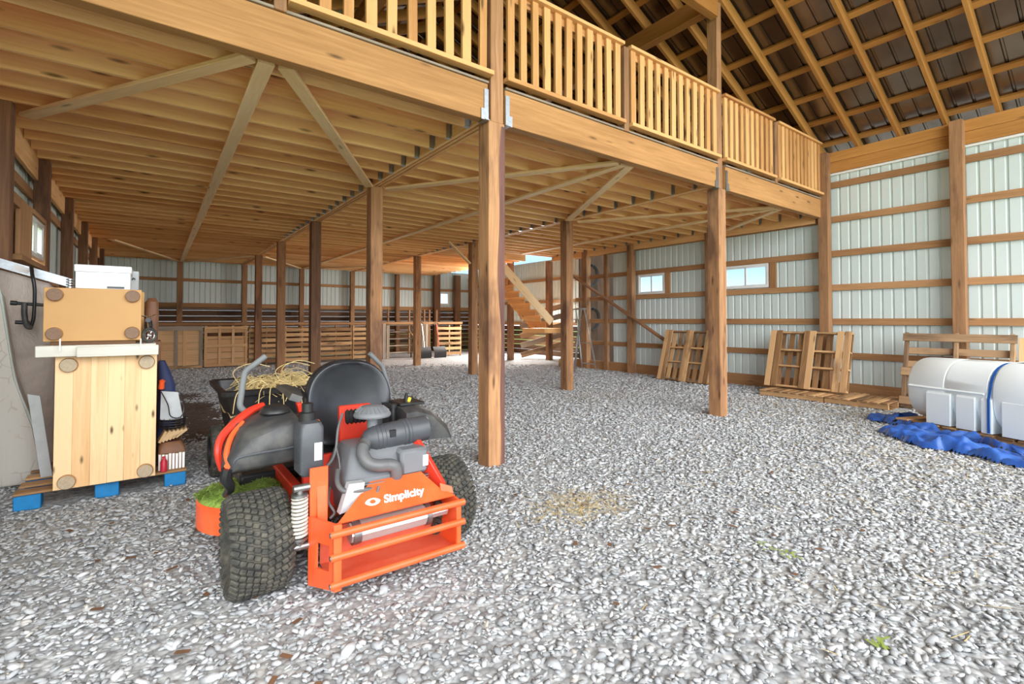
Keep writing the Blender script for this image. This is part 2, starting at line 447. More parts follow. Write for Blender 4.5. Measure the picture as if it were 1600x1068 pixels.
tag(MB().bx(-40, 60, -40, 60, -.3, -.06).build('ground', M['ground'], smooth=0), kind='structure')
tag(MB().bx(X_L - .02, 17, -7, Y_B, -.05, 0).build('floor', M['gravel'], smooth=0), kind='structure')

def window(name, mk, w, h, panes=2):
    """mk(a, b, c) places window coordinates: a along, b depth (to the room), c up"""
    def b(mb, a0, a1, b0, b1, c0, c1):
        p = [mk(a, bb, c) for a in (a0, a1) for bb in (b0, b1) for c in (c0, c1)]
        lo = [min(q[i] for q in p) for i in range(3)]; hi = [max(q[i] for q in p) for i in range(3)]
        mb.bx(lo[0], hi[0], lo[1], hi[1], lo[2], hi[2], .003)
    f = MB(); t = .045
    b(f, 0, w, 0, .06, 0, t); b(f, 0, w, 0, .06, h - t, h); b(f, 0, t, 0, .06, t, h - t); b(f, w - t, w, 0, .06, t, h - t)
    root = tag(f.build(name, M['winframe']), kind='structure')
    for i in range(panes):
        a0 = t + (w - 2 * t) / panes * i; a1 = t + (w - 2 * t) / panes * (i + 1); s = .028
        m = MB(); o = .012 + .02 * (i % 2)
        b(m, a0, a1, o, o + .02, t, t + s); b(m, a0, a1, o, o + .02, h - t - s, h - t)
        b(m, a0, a0 + s, o, o + .02, t + s, h - t - s); b(m, a1 - s, a1, o, o + .02, t + s, h - t - s)
        fr = m.build('sash', M['winframe'], root)
        g = MB(); b(g, a0 + s, a1 - s, o + .008, o + .012, t + s, h - t - s); g.build('pane', M['glass'], fr)
    return root

# ---- tank wall (right)
W1 = (5.12, 6.15, 2.16, 2.68); W2 = (7.76, 8.62, 2.14, 2.68)
wr = tag(corrugate(MB(), Y_F, Y_END, .2, 4.66, lambda s, d, z: (X_R + d, s, z), [W1, W2]).build('wall_right', M['sheet'], smooth=0), kind='structure')
for z in (.77, 1.42, 2.08, 2.74, 3.41, 4.08):
    MB().bx(X_R - .05, X_R - .005, Y_F, 11.05, z - .06, z + .06, .004).build('girt', M['girt'], wr)
MB().bx(X_R - .06, X_R - .005, Y_F, 11.05, 0, .25, .004).build('skirt_board', M['girt'], wr)
MB().bx(X_R - .05, X_R - .003, Y_F, Y_END, 4.275, 4.312).build('white_edging', M['trimwhite'], wr)
MB().bx(X_R - .085, X_R - .04, Y_F, 14.2, 4.315, 4.52, .004).build('lower_plate', M['rafter'], wr)
MB().bx(X_R - .09, X_R - .045, Y_F, 14.2, 4.525, 4.71, .004).build('upper_plate', M['rafter'], wr)
for (y0, y1, z0, z1) in (W1, W2):
    MB().bx(X_R - .05, X_R - .006, y0 - .16, y0 - .02, 2.14, 2.68, .004).build('window_stud', M['girt'], wr)
window('window_1', lambda a, b, c: (X_R + .02 - b, W1[1] - a, W1[2] + c), W1[1] - W1[0], W1[3] - W1[2])
window('window_2', lambda a, b, c: (X_R + .02 - b, W2[1] - a, W2[2] + c), W2[1] - W2[0], W2[3] - W2[2])

# ---- mattress wall (left)
W3 = (7.67, 8.56, 2.2, 2.66)
wlft = tag(corrugate(MB(), 2.5, Y_B, .1, 4.95, lambda s, d, z: (X_L - d, s, z), [W3]).build('wall_left', M['sheet'], smooth=0), kind='structure')
for z in (.8, 1.45, 2.05, 3.05):
    MB().bx(X_L + .005, X_L + .05, 2.5, Y_B - .05, z - .06, z + .06, .004).build('girt', M['girt'], wlft)
MB().bx(X_L + .005, X_L + .06, 2.5, Y_B - .05, 0, .25, .004).build('skirt_board', M['girt'], wlft)
MB().bx(X_L + .05, X_L + .095, 4.14, Y_B - .3, 3.24, 3.74, .004).build('joist_ledger', M['joist'], wlft)
MB().bx(X_L + .14, X_L + .18, 7.06, 7.56, 2.13, 2.72, .004).build('window_casing_board', M['girt'], wlft)
MB().bx(X_L + .14, X_L + .18, 6.7, 7.05, 2.6, 2.72, .004).build('window_casing_board', M['girt'], wlft)
for y0, y1 in ((7.57, 7.66), (8.565, 8.60)):
    MB().bx(X_L + .01, X_L + .185, y0, y1, 2.13, 2.72, .004).build('window_stud', M['girt'], wlft)
MB().bx(X_L + .01, X_L + .2, 7.05, 8.62, 2.07, 2.13, .004).build('window_shelf', M['girt'], wlft)
MB().bx(X_L + .01, X_L + .19, 7.67, 8.56, 2.665, 2.72, .004).build('window_head', M['girt'], wlft)
window('window_3', lambda a, b, c: (X_L + .11 + b, W3[0] + a, W3[2] + c), W3[1] - W3[0], W3[3] - W3[2])

# ---- back wall
W4 = (11.16, 11.68, 2.18, 2.78)
wbk = tag(corrugate(MB(), X_L, 13.1, 1.9, 3.75, lambda s, d, z: (s, Y_B + d, z), [W4]).build('wall_back', M['sheet'], smooth=0), kind='structure')
MB().bx(X_L, 13.05, Y_B - .05, Y_B - .005, 2.82, 2.93, .004).build('girt', M['girt'], wbk)
MB().bx(X_L, 13.05, Y_B - .05, Y_B - .005, 1.9, 2.06, .004).build('girt', M['girt'], wbk)
MB().bx(X_L, 13.05, Y_B - .12, Y_B - .005, 1.84, 1.875, .004).build('shelf_rail', M['greyboard'], wbk)
MB().bx(X_L, 13.05, Y_B - .12, Y_B - .005, 1.56, 1.60, .004).build('shelf_rail', M['greyboard'], wbk)
ob = MB()
z = 0.0
while z < 1.83:
    x = X_L
    while x < 13.1:
        w = RND.uniform(2.4, 4.2); ob.bx(x, min(x + w, 13.1), Y_B + .0, Y_B + .03, z + .004, min(z + .2, 1.84) if z < 1.75 else 1.91); x += w
    z += .2
ob.build('old_board_panel', M['oldboard'], wbk)
gb = MB().add([(X_L, Y_B + .02, 3.7), (10.74, Y_B + .02, 3.7), (10.74, Y_B + .02, 4.98), (4.7, Y_B + .02, 7.85), (X_L, Y_B + .02, 4.98)], [(0, 1, 2, 3, 4)])
gb.build('gable_panel', M['oldboard'], wbk, smooth=0)
window('window_4', lambda a, b, c: (W4[0] + a, Y_B + .02 - b, W4[2] + c), W4[1] - W4[0], W4[3] - W4[2], 1)

# ---- annex beyond the sheeted part of the tank wall
wan = tag(corrugate(MB(), 11.2, Y_B, 1.25, 3.9, lambda s, d, z: (13.1 + d, s, z)).build('wall_annex', M['sheet'], smooth=0), kind='structure')
for z in (1.3, 2.2, 3.1):
    MB().bx(13.03, 13.09, 11.2, Y_B - .06, z - .06, z + .06, .004).build('girt', M['girt'], wan)
an = MB()
for i in range(6): an.beam((13.07, 11.2, .11 + .2 * i), (13.07, Y_B, .11 + .2 * i), .03, .185)
for i in range(8): an.bx(10.96 + i * .27, 11.225 + i * .27, 11.12, 11.16, 0, 3.7)
an.build('old_board_panel', M['oldboard'], wan)
tag(MB().bx(10.95, 13.5, 11.0, Y_B + .4, 4.5, 4.56).build('ceiling_annex', M['roof'], smooth=0), kind='structure')

# ---- loft deck
dk = MB()
dk.bx(X_L + .06, 7.03, 4.125, Y_B - .1, 3.735, 3.755); dk.bx(7.03, 10.55, 4.125, 12.0, 3.735, 3.755); dk.bx(7.03, 10.55, 13.4, Y_B - .1, 3.735, 3.755)
tag(dk.build('floor_loft', M['deck'], smooth=0), kind='structure')

# ---- roof
SL, X_E, Z_E, X_RIDGE = .47, 10.68, 4.72, 4.7
def z_raf(x): return Z_E + SL * (X_E - x) if x >= X_RIDGE else Z_E + SL * (x - (2 * X_RIDGE - X_E))
cs = 1 / math.sqrt(1 + SL * SL)
def roof_pt(side, t, h):          # t = run from the ridge, h = height above the rafter's underside (square to the slope)
    x = X_RIDGE + side * t; return Vector((x, 0, Z_E + SL * (X_E - X_RIDGE - t))) + Vector((side * SL, 0, 1)) * cs * h
T_E = X_E - X_RIDGE + .45
rf = MB()
for side in (1, -1):
    corrugate(rf, Y_F, Y_B + .3, -.13, T_E, lambda s, d, t, side=side: tuple(roof_pt(side, t, .235 + d) + Vector((0, s, 0))), pitch=.2286, depth=.02)
rf_o = tag(rf.build('ceiling', M['roof'], smooth=0), kind='structure')
for side in (1, -1):
    t = .1
    while t < T_E:
        a = roof_pt(side, t, .212); MB().beam(a + Vector((0, Y_F, 0)), a + Vector((0, Y_B, 0)), .105, .044, (side * SL, 0, 1)).build('purlin', M['rafter'], rf_o)
        t += .585
for k in range(-10, 27):
    y = 4.08 + .635 * k
    for side in (1, -1):
        if not (Y_F < y < Y_B) or (side < 0 and not 4 < y < 16): continue
        a = roof_pt(side, .02, .095); b = roof_pt(side, T_E - .05, .095); dy = Vector((0, y, 0))
        o = MB().beam(a + dy, b + dy, .05, .19, (side * SL, 0, 1)).build('roof_rafter', M['rafter'])
        if side > 0:
            where = f'{nth(k)} one beyond the loft railing' if k > 0 else ('over the loft railing end' if k == 0 else f'{nth(-k)} one in front of the loft railing')
            tag(o, f'sloping roof rafter over the tank wall, {where}', 'rafter', 'rafters over the tank wall')
        else:
            tag(o, f'dim roof rafter on the mattress wall slope, {nth(k + 1)} behind the loft railing', 'rafter', 'rafters over the mattress wall')
BZ = z_raf(6.9)
tag(MB().bx(6.82, 6.98, 4.09, Y_B - .1, BZ - .3, BZ - .01, .004).build('roof_beam', M['rafter']), 'heavy roof beam carrying rafters, running back from the tall post nearer the tank wall', 'beam')
tag(MB().bx(2.72, 2.88, 4.09, Y_B - .1, z_raf(2.8) - .3, z_raf(2.8) - .01, .004).build('roof_beam', M['rafter']), 'heavy roof beam running back from the main loft post', 'beam')
tag(MB().bx(2.9, 6.80, 3.95, 4.07, 6.0, 6.3, .004).build('roof_beam', M['rafter']), 'yellow crossbeam end high on the tall post above the railing', 'beam')

# ================================================================ TIMBER FRAME
def post(x, y, z1, label, group, w=.19, d=None, m='post', z0=0, name='timber_post'):
    d = d or w
    return tag(MB().bx(x - w / 2, x + w / 2, y - d / 2, y + d / 2, z0, z1, .006).build(name, M[m]), label, 'post', group)

GA, GB = 2.79, 6.95
F_Y = 4.0
# the two tall posts in the loft front: thick below, slimmer above the beam
p0 = MB().bx(GA - .097, GA + .097, F_Y, F_Y + .19, 0, 3.44, .006, tone=.6).bx(GA - .068, GA + .088, F_Y + .01, F_Y + .17, 3.44, 6.2, .005, tone=.3)
p0o = tag(p0.build('timber_post', M['post']), 'thick main post under the loft front corner, splitting bark-dark along one edge', 'post', 'posts along the loft front')
bs = []
for k in range(34):
    z = .01 + 3.40 * k / 33; bs.append((GA + .035 + .018 * math.sin(z * 2.1) + .012 * math.sin(z * 5.3 + 1), z))
bk2 = MB()
for (xa, za), (xb, zb) in zip(bs, bs[1:]):
    bk2.add([(xa, F_Y - .0015, za), (GA + .0975, F_Y - .0015, za), (GA + .0975, F_Y - .0015, zb), (xb, F_Y - .0015, zb), (xa, F_Y + .002, za), (GA + .0985, F_Y + .03, za), (GA + .0985, F_Y + .03, zb), (xb, F_Y + .002, zb)],
            [(0, 1, 2, 3), (1, 5, 6, 2), (0, 3, 7, 4)], [Vector((q[2], q[0], q[1])) for q in [(xa, 0, za), (GA + .097, 0, za), (GA + .097, 0, zb), (xb, 0, zb), (xa, 0, za), (GA + .097, .03, za), (GA + .097, .03, zb), (xb, 0, zb)]], .5)
    bk2.g[-8:] = [(q[2] + 3, q[0], q[1]) for q in bk2.v[-8:]]
tag(bk2.build('bark_edge', M['bark'], p0o, smooth=0), 'dark purple-brown bark edge')
p1 = MB().bx(GB - .097, GB + .097, F_Y, F_Y + .19, 0, 3.44, .006, tone=.3).bx(GB - .10, GB + .03, F_Y + .01, F_Y + .17, 3.44, 6.3, .005, tone=.3)
tag(p1.build('timber_post', M['post']), 'thick loft front post standing before the leaning pallet by the tank wall', 'post', 'posts along the loft front')
for i, y in enumerate((7.3, 10.65, 13.93, 17.2)):
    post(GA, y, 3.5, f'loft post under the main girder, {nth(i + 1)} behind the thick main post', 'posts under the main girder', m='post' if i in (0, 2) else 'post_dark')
for i, y in enumerate((7.43, 11.07, 14.45, 17.8)):
    post(GB, y, 3.5, f'loft post under the girder by the stairs, {nth(i + 1)} behind the loft front', 'posts under the stair-side girder')

for i, (y, lab) in enumerate(((-1.0, None), (2.01, 'wall post behind the white tank'), (3.97, 'wall post where the loft front meets the tank wall'), (6.4, 'wall post half hidden behind the loft front post, beside the leaning pallet'),
                (8.73, 'wall post between the small window and the diagonal brace'))):
    if lab: post(10.565, y, 4.70 if y < 5 else 3.5, lab + ', brown timber', 'posts along the tank wall', .17, m='wallpost', name='wall_post')
for y, lab in ((10.5, 'brown wall post behind the step ladder'), (12.3, 'dark post standing behind the stair landing'), (14.35, 'dark thin post under the upper stair flight')):
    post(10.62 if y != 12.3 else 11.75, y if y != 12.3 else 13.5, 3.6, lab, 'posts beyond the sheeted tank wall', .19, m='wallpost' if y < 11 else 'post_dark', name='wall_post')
post(10.66, 9.72, 3.5, 'narrow post where the white wall sheets end by the ladder', 'posts beyond the sheeted tank wall', .12, m='wallpost', name='wall_post')
for i, y in enumerate((6.52, 8.71, 11.2, 13.7, 16.1, 18.5)):
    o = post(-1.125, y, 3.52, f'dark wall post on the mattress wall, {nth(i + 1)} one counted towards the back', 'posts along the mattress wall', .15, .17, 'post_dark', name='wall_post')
BP = (.87, 2.87, 4.88, 6.9, 8.93)
for i, x in enumerate(BP):
    post(x, 20.58, 3.5, f'brown post on the back wall, {nth(i + 1)} one out from the mattress wall', 'posts along the back wall', .17, m='wallpost', name='wall_post')
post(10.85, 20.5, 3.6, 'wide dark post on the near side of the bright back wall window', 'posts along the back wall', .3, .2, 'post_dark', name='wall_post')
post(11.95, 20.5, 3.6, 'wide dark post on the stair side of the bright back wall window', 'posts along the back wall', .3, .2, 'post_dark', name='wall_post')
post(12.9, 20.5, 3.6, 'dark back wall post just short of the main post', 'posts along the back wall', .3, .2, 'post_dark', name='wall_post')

# loft front beam, three lengths hung between the posts, with galvanised hangers
def hanger(parent, x, side):
    h = MB(); a, b = sorted((x, x + side * .05))
    h.bx(a, b, F_Y - .006, F_Y, 3.43, 3.74); h.bx(a, b, F_Y - .03, F_Y + .1, 3.424, 3.432)
    h.bx(*sorted((x, x + side * .085)), F_Y - .007, F_Y - .001, 3.43, 3.54)
    h.build('beam_hanger', M['galv'], parent)
for x0, x1, lab in ((X_L + .12, GA - .105, 'long loft front beam between the mattress wall and the main post'),
                    (GA + .105, GB - .105, 'loft front beam between the main post and the next front post'),
                    (GB + .105, 10.5, 'loft front beam reaching from the last front post to the tank wall')):
    o = tag(MB().bx(x0, x1, F_Y + .005, F_Y + .12, 3.44, 3.80, .005).build('loft_front_beam', M['beam']), lab, 'beam', 'front beams of the loft')
    MB().bx(x0, x1, F_Y - .012, F_Y + .12, 3.802, 3.822).build('edge_strip', M['greyboard'], o)
    if x1 < 10: hanger(o, x1, -1)
    if x0 > 0: hanger(o, x0, 1)

def girder(x, lab):
    m = MB()
    for dx in (-.072, -.012, .048): m.bx(x + dx, x + dx + .04, F_Y + .13, Y_B - .25, 3.5, 3.733, .003)
    return tag(m.build('loft_girder', M['joist']), lab, 'beam', 'girders under the loft')
girder(GA, 'three-ply girder running back over the main row of loft posts')
girder(GB, 'three-ply girder running back over the loft posts beside the stairs')
o = tag(MB().bx(10.56, 10.60, F_Y + .13, 12.0, 3.36, 3.733, .003).build('joist_ledger', M['joist']), 'ledger board under the joist ends along the tank wall', 'beam')

# joists: three bays, every one its own board with its hanger
def joist_hanger(parent, x, y):
    MB().bx(x - .06, x + .002, y - .023, y - .0195, 3.50, 3.66).bx(x - .06, x + .002, y + .0195, y + .023, 3.50, 3.66).bx(x - .06, x + .002, y - .023, y + .023, 3.496, 3.4995) \
        .bx(x - .004, x + .0, y - .05, y - .02, 3.52, 3.66).bx(x - .004, x + .0, y + .02, y + .05, 3.52, 3.66).build('joist_hanger', M['galv'], parent)
BAYS = ((X_L + .10, GA - .073, 'between mattress wall and main girder'), (GA + .089, GB - .073, 'between the two girders'), (GB + .089, 10.56, 'between stair girder and tank wall'))
for k in range(40):
    y = 4.42 + .406 * k
    for i, (x0, x1, lab) in enumerate(BAYS):
        if i == 2 and 11.9 < y < 13.5: continue
        o = tag(MB().bx(x0, x1, y - .019, y + .019, 3.5, 3.732).build('loft_joist', M['joist'], smooth=0),
                f'loft joist {lab}, {nth(k + 1)} one behind the front beam', 'joist', 'loft joists ' + lab)
        if y < 13: joist_hanger(o, x1, y)
for y in (12.0, 13.4):
    tag(MB().bx(BAYS[2][0], 10.56, y - .02, y + .02, 3.5, 3.732).build('loft_joist', M['joist'], smooth=0),
        'trimmer joist edging the stair opening, ' + ('side facing the ladder' if y < 13 else 'side facing the back wall'), 'joist', 'trimmers of the stair opening')
bk = [(7.9, 10.2), (8.4, 9.4), (8.9, 10.6), (9.4, 9.8), (9.9, 10.2)]

# flat wind braces nailed under the joists, fanning from the middle of each bay's front beam
ZB = 3.478
def brace(p, q, lab, w=.12):
    tag(MB().beam((*p, ZB), (*q, ZB), w, .036, bev=.003).build('wind_brace', M['brace']), lab, 'brace', 'flat braces under the loft')
brace((.60, 4.2), (-1.0, 6.75), 'pale flat brace under the joists from loft front to mattress wall')
brace((.72, 4.2), (.9, 20.35), 'long pale flat brace under the joists from loft front to the back wall, mattress bay')
brace((.86, 4.2), (2.66, 7.2), 'pale flat brace from loft front to the first post behind the main post')
brace((-.75, 15.9), (.78, 20.3), 'pale flat brace near the back wall, running to the mattress wall')
brace((2.64, 17.3), (1.0, 20.3), 'pale flat brace near the back wall, running to the main girder')
brace((4.84, 4.2), (2.95, 7.2), 'pale flat brace from middle loft front back to the main girder post')
brace((4.95, 4.2), (4.88, 20.3), 'long pale flat brace down the middle bay of joists to the back wall')
brace((5.06, 4.2), (6.82, 7.25), 'pale flat brace from middle loft front to the post short of the ladder')
brace((2.95, 17.3), (4.75, 20.3), 'pale flat brace near the back wall between main girder and back post')
brace((6.8, 17.8), (5.0, 20.3), 'pale flat brace near the back wall beside the stair-side girder')
brace((9.02, 4.2), (7.1, 7.25), 'pale flat brace from loft front by the tank wall to the stair-side girder')
brace((9.12, 4.2), (9.15, 11.8), 'long pale flat brace under the joists of the tank wall bay')
brace((9.22, 4.2), (10.42, 5.9), 'short pale flat brace from loft front to the tank wall')
tag(MB().beam((10.46, 11.0, 2.86), (10.46, 7.3, .78), .05, .13, (1, 0, 0), .004).build('wall_brace', M['post_dark']), 'dark diagonal brace across the tank wall below the small window', 'brace')
kb = MB().beam((6.85, 11.07, 2.95), (6.2, 11.07, 3.48), .04, .1, (0, 1, 0), .003)
tag(kb.build('knee_brace', M['brace']), 'small knee brace at the top of the post just behind the main post', 'brace')

# ---- loft railing: six panels and three short posts
def railing(x0, x1, n, lab):
    r = thing('loft_railing', ((x0 + x1) / 2, F_Y, 3.87), lab, 'railing', 'baluster panels of the loft railing')
    MB().bx(x0, x1, F_Y - .065, F_Y + .03, 3.872, 3.917, .003).build('bottom_rail', M['rail'], r)
    MB().bx(x0, x1, F_Y - .05, F_Y + .05, 4.86, 4.90, .003).build('top_rail', M['rail'], r)
    MB().bx(x0, x1, F_Y + .032, F_Y + .07, 4.77, 4.86, .003).build('backing_rail', M['rail'], r)
    p = (x1 - x0) / n
    for i in range(n):
        c = x0 + p * (i + .5); w = .045 + RND.uniform(-.004, .004)
        MB().beam((c + RND.uniform(-.006, .006), F_Y + .01, 3.917), (c + RND.uniform(-.006, .006), F_Y + .01, 4.86), w * 2, .038, (0, 1, 0), .003).build('baluster', M['rail'], r)
railing(X_L + .15, .72, 11, 'baluster railing panel above the loft beam, next to the mattress wall')
railing(.83, GA - .075, 10, 'baluster railing panel on the mattress side of the main post')
railing(GA + .095, 4.69, 11, 'baluster railing panel just past the main post')
railing(4.81, GB - .105, 12, 'baluster railing panel ending at the tall post with the crossbeam')
railing(GB + .04, 8.58, 10, 'baluster railing panel just past the tall post with the crossbeam')
railing(8.72, 10.48, 12, 'baluster railing panel ending at the tank wall')
for x, lab in ((.775, 'between the mattress wall and the main post'), (4.75, 'between the main post and the tall crossbeam post'), (8.65, 'between the tall crossbeam post and the tank wall')):
    tag(MB().bx(x - .045, x + .045, F_Y - .02, F_Y + .07, 3.80, 4.86, .004).build('railing_post', M['wallpost']), 'short brown railing post ' + lab, 'post', 'short posts of the loft railing')

# ---- stairs
st = thing('staircase', (9.5, 12.7, 0), 'straight wooden stairs with pale side boards going down to a landing', 'stairs')
A, B = Vector((8.05, 0, 3.6)), Vector((10.72, 0, 1.28))
for y, m, dz, h in ((12.2, 'brace', .10, .27), (13.16, 'rail', -.12, .10)):
    MB().beam(A + Vector((0, y, dz)), B + Vector((0, y, dz)), .04, h, (0, 0, 1), .004).build('stringer', M[m], st)
NT_ = 12
for i in range(NT_):
    c = A.lerp(B, (i + .5) / NT_)
    MB().bx(c.x - .13, c.x + .13, 12.22, 13.13, c.z - .0, c.z + .035, .003).build('tread', M['deck'], st)
    MB().bx(c.x - .13, c.x - .105, 12.22, 13.13, c.z - .17, c.z - .002, .003).build('riser', M['deck'], st)
MB().bx(10.35, 11.4, 12.12, 13.3, 1.02, 1.17, .005).build('landing', M['deck'], st)
# ================================================================ MOWER (tail towards the viewer, drives towards the back wall)
mw = thing('riding_mower', (1.03, 2.95, 0), 'orange zero-turn riding mower with black seat parked on the gravel, engine end facing out', 'mower')

def rear_wheel(cx, out):
    cy, R, W = 2.95, .262, .29
    h = MB()
    h.lathe([(.02, -.02), (.115, -.02), (.125, -.075), (.14, -.10), (.145, -.10), (.145, .10), (.02, .1)][::1], (cx, cy, R), (out * -1, 0, 0), 32)
    h.cyl((cx + out * .03, cy, R), (cx + out * .07, cy, R), .035, n=16)
    for k in range(5):
        a = 2 * PI * k / 5; c = Vector((cx + out * .02, cy + .06 * math.cos(a), R + .06 * math.sin(a)))
        h.cyl(c, c + Vector((out * .022, 0, 0)), .009, n=8)
    w = h.build('rear_wheel', M['darkgrey'], mw)
    t = MB(); r = R - .012; hw = W / 2
    prof = [(.14, -hw + .05), (.165, -hw + .02), (.20, -hw), (r - .035, -hw + .004), (r - .012, -hw + .018), (r - .002, -hw + .04), (r, 0), (r - .002, hw - .04), (r - .012, hw - .018), (r - .035, hw - .004), (.20, hw), (.165, hw - .02), (.14, hw - .05)]
    R_ = []
    for k in range(64):
        a = 2 * PI * k / 64
        R_.append([Vector((cx + s, cy + q * math.cos(a), R + q * math.sin(a))) for q, s in prof])
    t.rings(R_, cap=False, close=True)
    # turf tread: slanted blocks in rows around the tyre
    NR = 42
    for k in range(NR):
        for j in range(9):
            s = (j - 4) / 9 * W * .99
            a = 2 * PI * (k + .5 * (j % 2) + .10 * abs(j - 4)) / NR
            edge = abs(j - 4) > 3
            rr = R - (.020 if edge else .008)
            n = Vector((0, math.cos(a), math.sin(a))); tg = Vector((0, -math.sin(a), math.cos(a))); xx = Vector((1, 0, 0))
            if edge: n = (n + xx * (.75 if s > 0 else -.75)).normalized()
            lx = (xx - n * xx.dot(n)).normalized(); lx = (lx + tg * (.35 if j < 4.5 else -.35)).normalized(); ly = n.cross(lx)
            t.obox(Vector((cx + s, cy, R)) + Vector((0, math.cos(a), math.sin(a))) * rr, lx, ly, n, .023 if edge else .0155, .0125, .010, .004)
    t.build('tyre', M['rubber'], w)
rear_wheel(.48, -1); rear_wheel(1.585, 1)
for x in (.62, 1.46):
    w = MB().lathe([(.03, -.05), (.05, -.045), (.05, .045), (.03, .05)], (x, 4.5, .14), (1, 0, 0), 20).build('caster_wheel', M['darkgrey'], mw)
    MB().lathe([(.05, -.05), (.10, -.065), (.13, -.05), (.14, 0), (.13, .05), (.10, .065), (.05, .05)], (x, 4.5, .14), (1, 0, 0), 28).build('tyre', M['rubber'], w)
    MB().beam((x - .085, 4.5, .14), (x - .085, 4.42, .36), .03, .02).beam((x + .085, 4.5, .14), (x + .085, 4.42, .36), .03, .02).bx(x - .1, x + .1, 4.38, 4.46, .35, .38).build('caster_fork', M['red'], mw)

# frame
fr = MB()
for x in (.745, 1.40):
    fr.bx(x - .03, x + .03, 2.74, 4.45, .34, .44, .006)
fr.bx(.70, 1.45, 2.98, 3.06, .34, .44, .006).bx(.62, 1.5, 4.38, 4.46, .36, .44, .006).bx(.76, 1.40, 3.12, 3.16, .44, .62, .004)
fr.build('frame', M['red'], mw)
ax = MB()
for s, x0, x1 in ((1, .60, .78), (-1, 1.30, 1.48)):
    ax.cyl((x0, 2.95, .27), (x1, 2.95, .27), .045, n=14); ax.bx(min(x0, x1) + .07, max(x0, x1) + .02, 2.88, 3.10, .18, .36, .02)
ax.build('wheel_motor', M['darkgrey'], mw)

# left upright that carries the oil reservoir, right strut
up = MB()
up.prism([(2.70, .30), (2.86, .30), (2.88, .595), (2.74, .595)], (.735, 0, 0), (0, 1, 0), (0, 0, 1), .05)
up.bx(.70, .795, 2.735, 2.75, .38, .66, .004)
up.bx(.792, .802, 2.93, 2.965, .58, .875, .003)
up.build('upright', M['orange'], mw)
MB().beam((1.33, 2.90, .74), (1.445, 2.68, .42), .035, .10, (0, 0, 1), .005).beam((1.32, 2.90, .73), (1.39, 2.96, .55), .05, .05, (0, 1, 0), .005).build('strut', M['red'], mw)
tk = MB()
def rrect(x0, x1, y0, y1, z, r, n=4):
    P = []
    for cx, cy, a0 in ((x1 - r, y1 - r, 0), (x0 + r, y1 - r, 90), (x0 + r, y0 + r, 180), (x1 - r, y0 + r, 270)):
        for k in range(n + 1):
            a = math.radians(a0 + 90 * k / n); P.append(Vector((cx + r * math.cos(a), cy + r * math.sin(a), z)))
    return P
tk.rings([rrect(.677, .785, 2.80, 2.95, .60, .02), rrect(.665, .79, 2.79, 2.96, .615, .025), rrect(.663, .79, 2.79, 2.96, .86, .025), rrect(.672, .78, 2.80, 2.95, .885, .03), rrect(.69, .76, 2.83, 2.93, .895, .02)])
for z in (.66, .74, .82): tk.bx(.662, .666, 2.83, 2.92, z, z + .008)
ot = tk.build('oil_reservoir', M['darkgrey'], mw)
MB().lathe([(.045, 0), (.045, .05), (.03, .055), (.03, .10), (.012, .105)], (.72, 2.88, .885), (0, 0, 1), 20).build('filler_cap', M['black'], ot)
lb = MB().bx(.735, .775, 2.786, 2.789, .685, .78); tag(lb.build('label_sticker', M['label'], ot), 'white warning sticker')

# bumper cage
pl = MB()
def plate(pts, th):
    """flat plate through four corners (far-bottom, near-bottom, near-top, far-top) with a slot cut through"""
    a, b, c, d = [Vector(p) for p in pts]
    def q(u, v): return a.lerp(b, u).lerp(d.lerp(c, u), v)
    nn = (b - a).cross(d - a).normalized() * th / 2
    U = (0, .30, .78, 1); V = (0, .28, .66, 1)
    for i in range(3):
        for j in range(3):
            if i == 1 and j == 1: continue
            P = [q(U[i], V[j]), q(U[i + 1], V[j]), q(U[i + 1], V[j + 1]), q(U[i], V[j + 1])]
            pl.add([p - nn for p in P] + [p + nn for p in P], [(3, 2, 1, 0), (4, 5, 6, 7)] + [(k, (k + 1) % 4, 4 + (k + 1) % 4, 4 + k) for k in range(4)])
plate(((.70, 2.74, .05), (.765, 2.50, .10), (.775, 2.50, .425), (.70, 2.74, .41)), .012)
pl.bx(.752, .792, 2.485, 2.515, .10, .43, .003)
pl.build('bumper_side_plate', M['orange'], mw); pl = MB()
pl.bx(1.455, 1.485, 2.49, 2.51, .11, .40, .003)
pl.prism([(2.51, .12), (2.76, .10), (2.76, .42), (2.51, .40)], (1.47, 0, 0), (0, 1, 0), (0, 0, 1), .01)
pl.build('bumper_side_plate', M['orange'], mw)
for z in (.385, .272, .135):
    bo = MB().cyl((.735, 2.488, z), (1.505, 2.488, z), .0185, n=20, bev=.004).build('bumper_bar', M['orange'], mw)
    MB().cyl((.7325, 2.488, z), (.736, 2.488, z), .013, n=16).build('end_cap', M['steel'], bo)
MB().bx(.77, 1.475, 2.51, 2.80, .105, .117).bx(.77, 1.475, 2.792, 2.802, .11, .30).build('bumper_tray', M['tray'], mw)

# sloping cover plate with the lettering
B0, B1, T0, T1 = Vector((.79, 2.545, .412)), Vector((1.47, 2.545, .412)), Vector((1.02, 2.715, .535)), Vector((1.335, 2.715, .535))
cu = Vector((1, 0, 0)); cv = (Vector((0, T0.y - B0.y, T0.z - B0.z))).normalized(); cn = cu.cross(cv)
def cpt(x, v, h=0): return Vector((x, B0.y, B0.z)) + cv * v + cn * h
L_ = (Vector((0, T0.y - B0.y, T0.z - B0.z))).length
cp = MB()
cp.prism([(.785, 0), (1.475, 0), (1.40, .075), (1.335, L_), (1.02, L_)], (0, B0.y, B0.z), cu, cv, -.008)
cp.prism([(1.475, 0), (1.475, .04), (1.405, .075), (1.40, .03)], (0, B0.y + .03, B0.z), (1, 0, 0), (0, .5, .86), .01)
cover = cp.build('engine_guard', M['orange'], mw)
lg = MB()
N_ = 28; oval = []
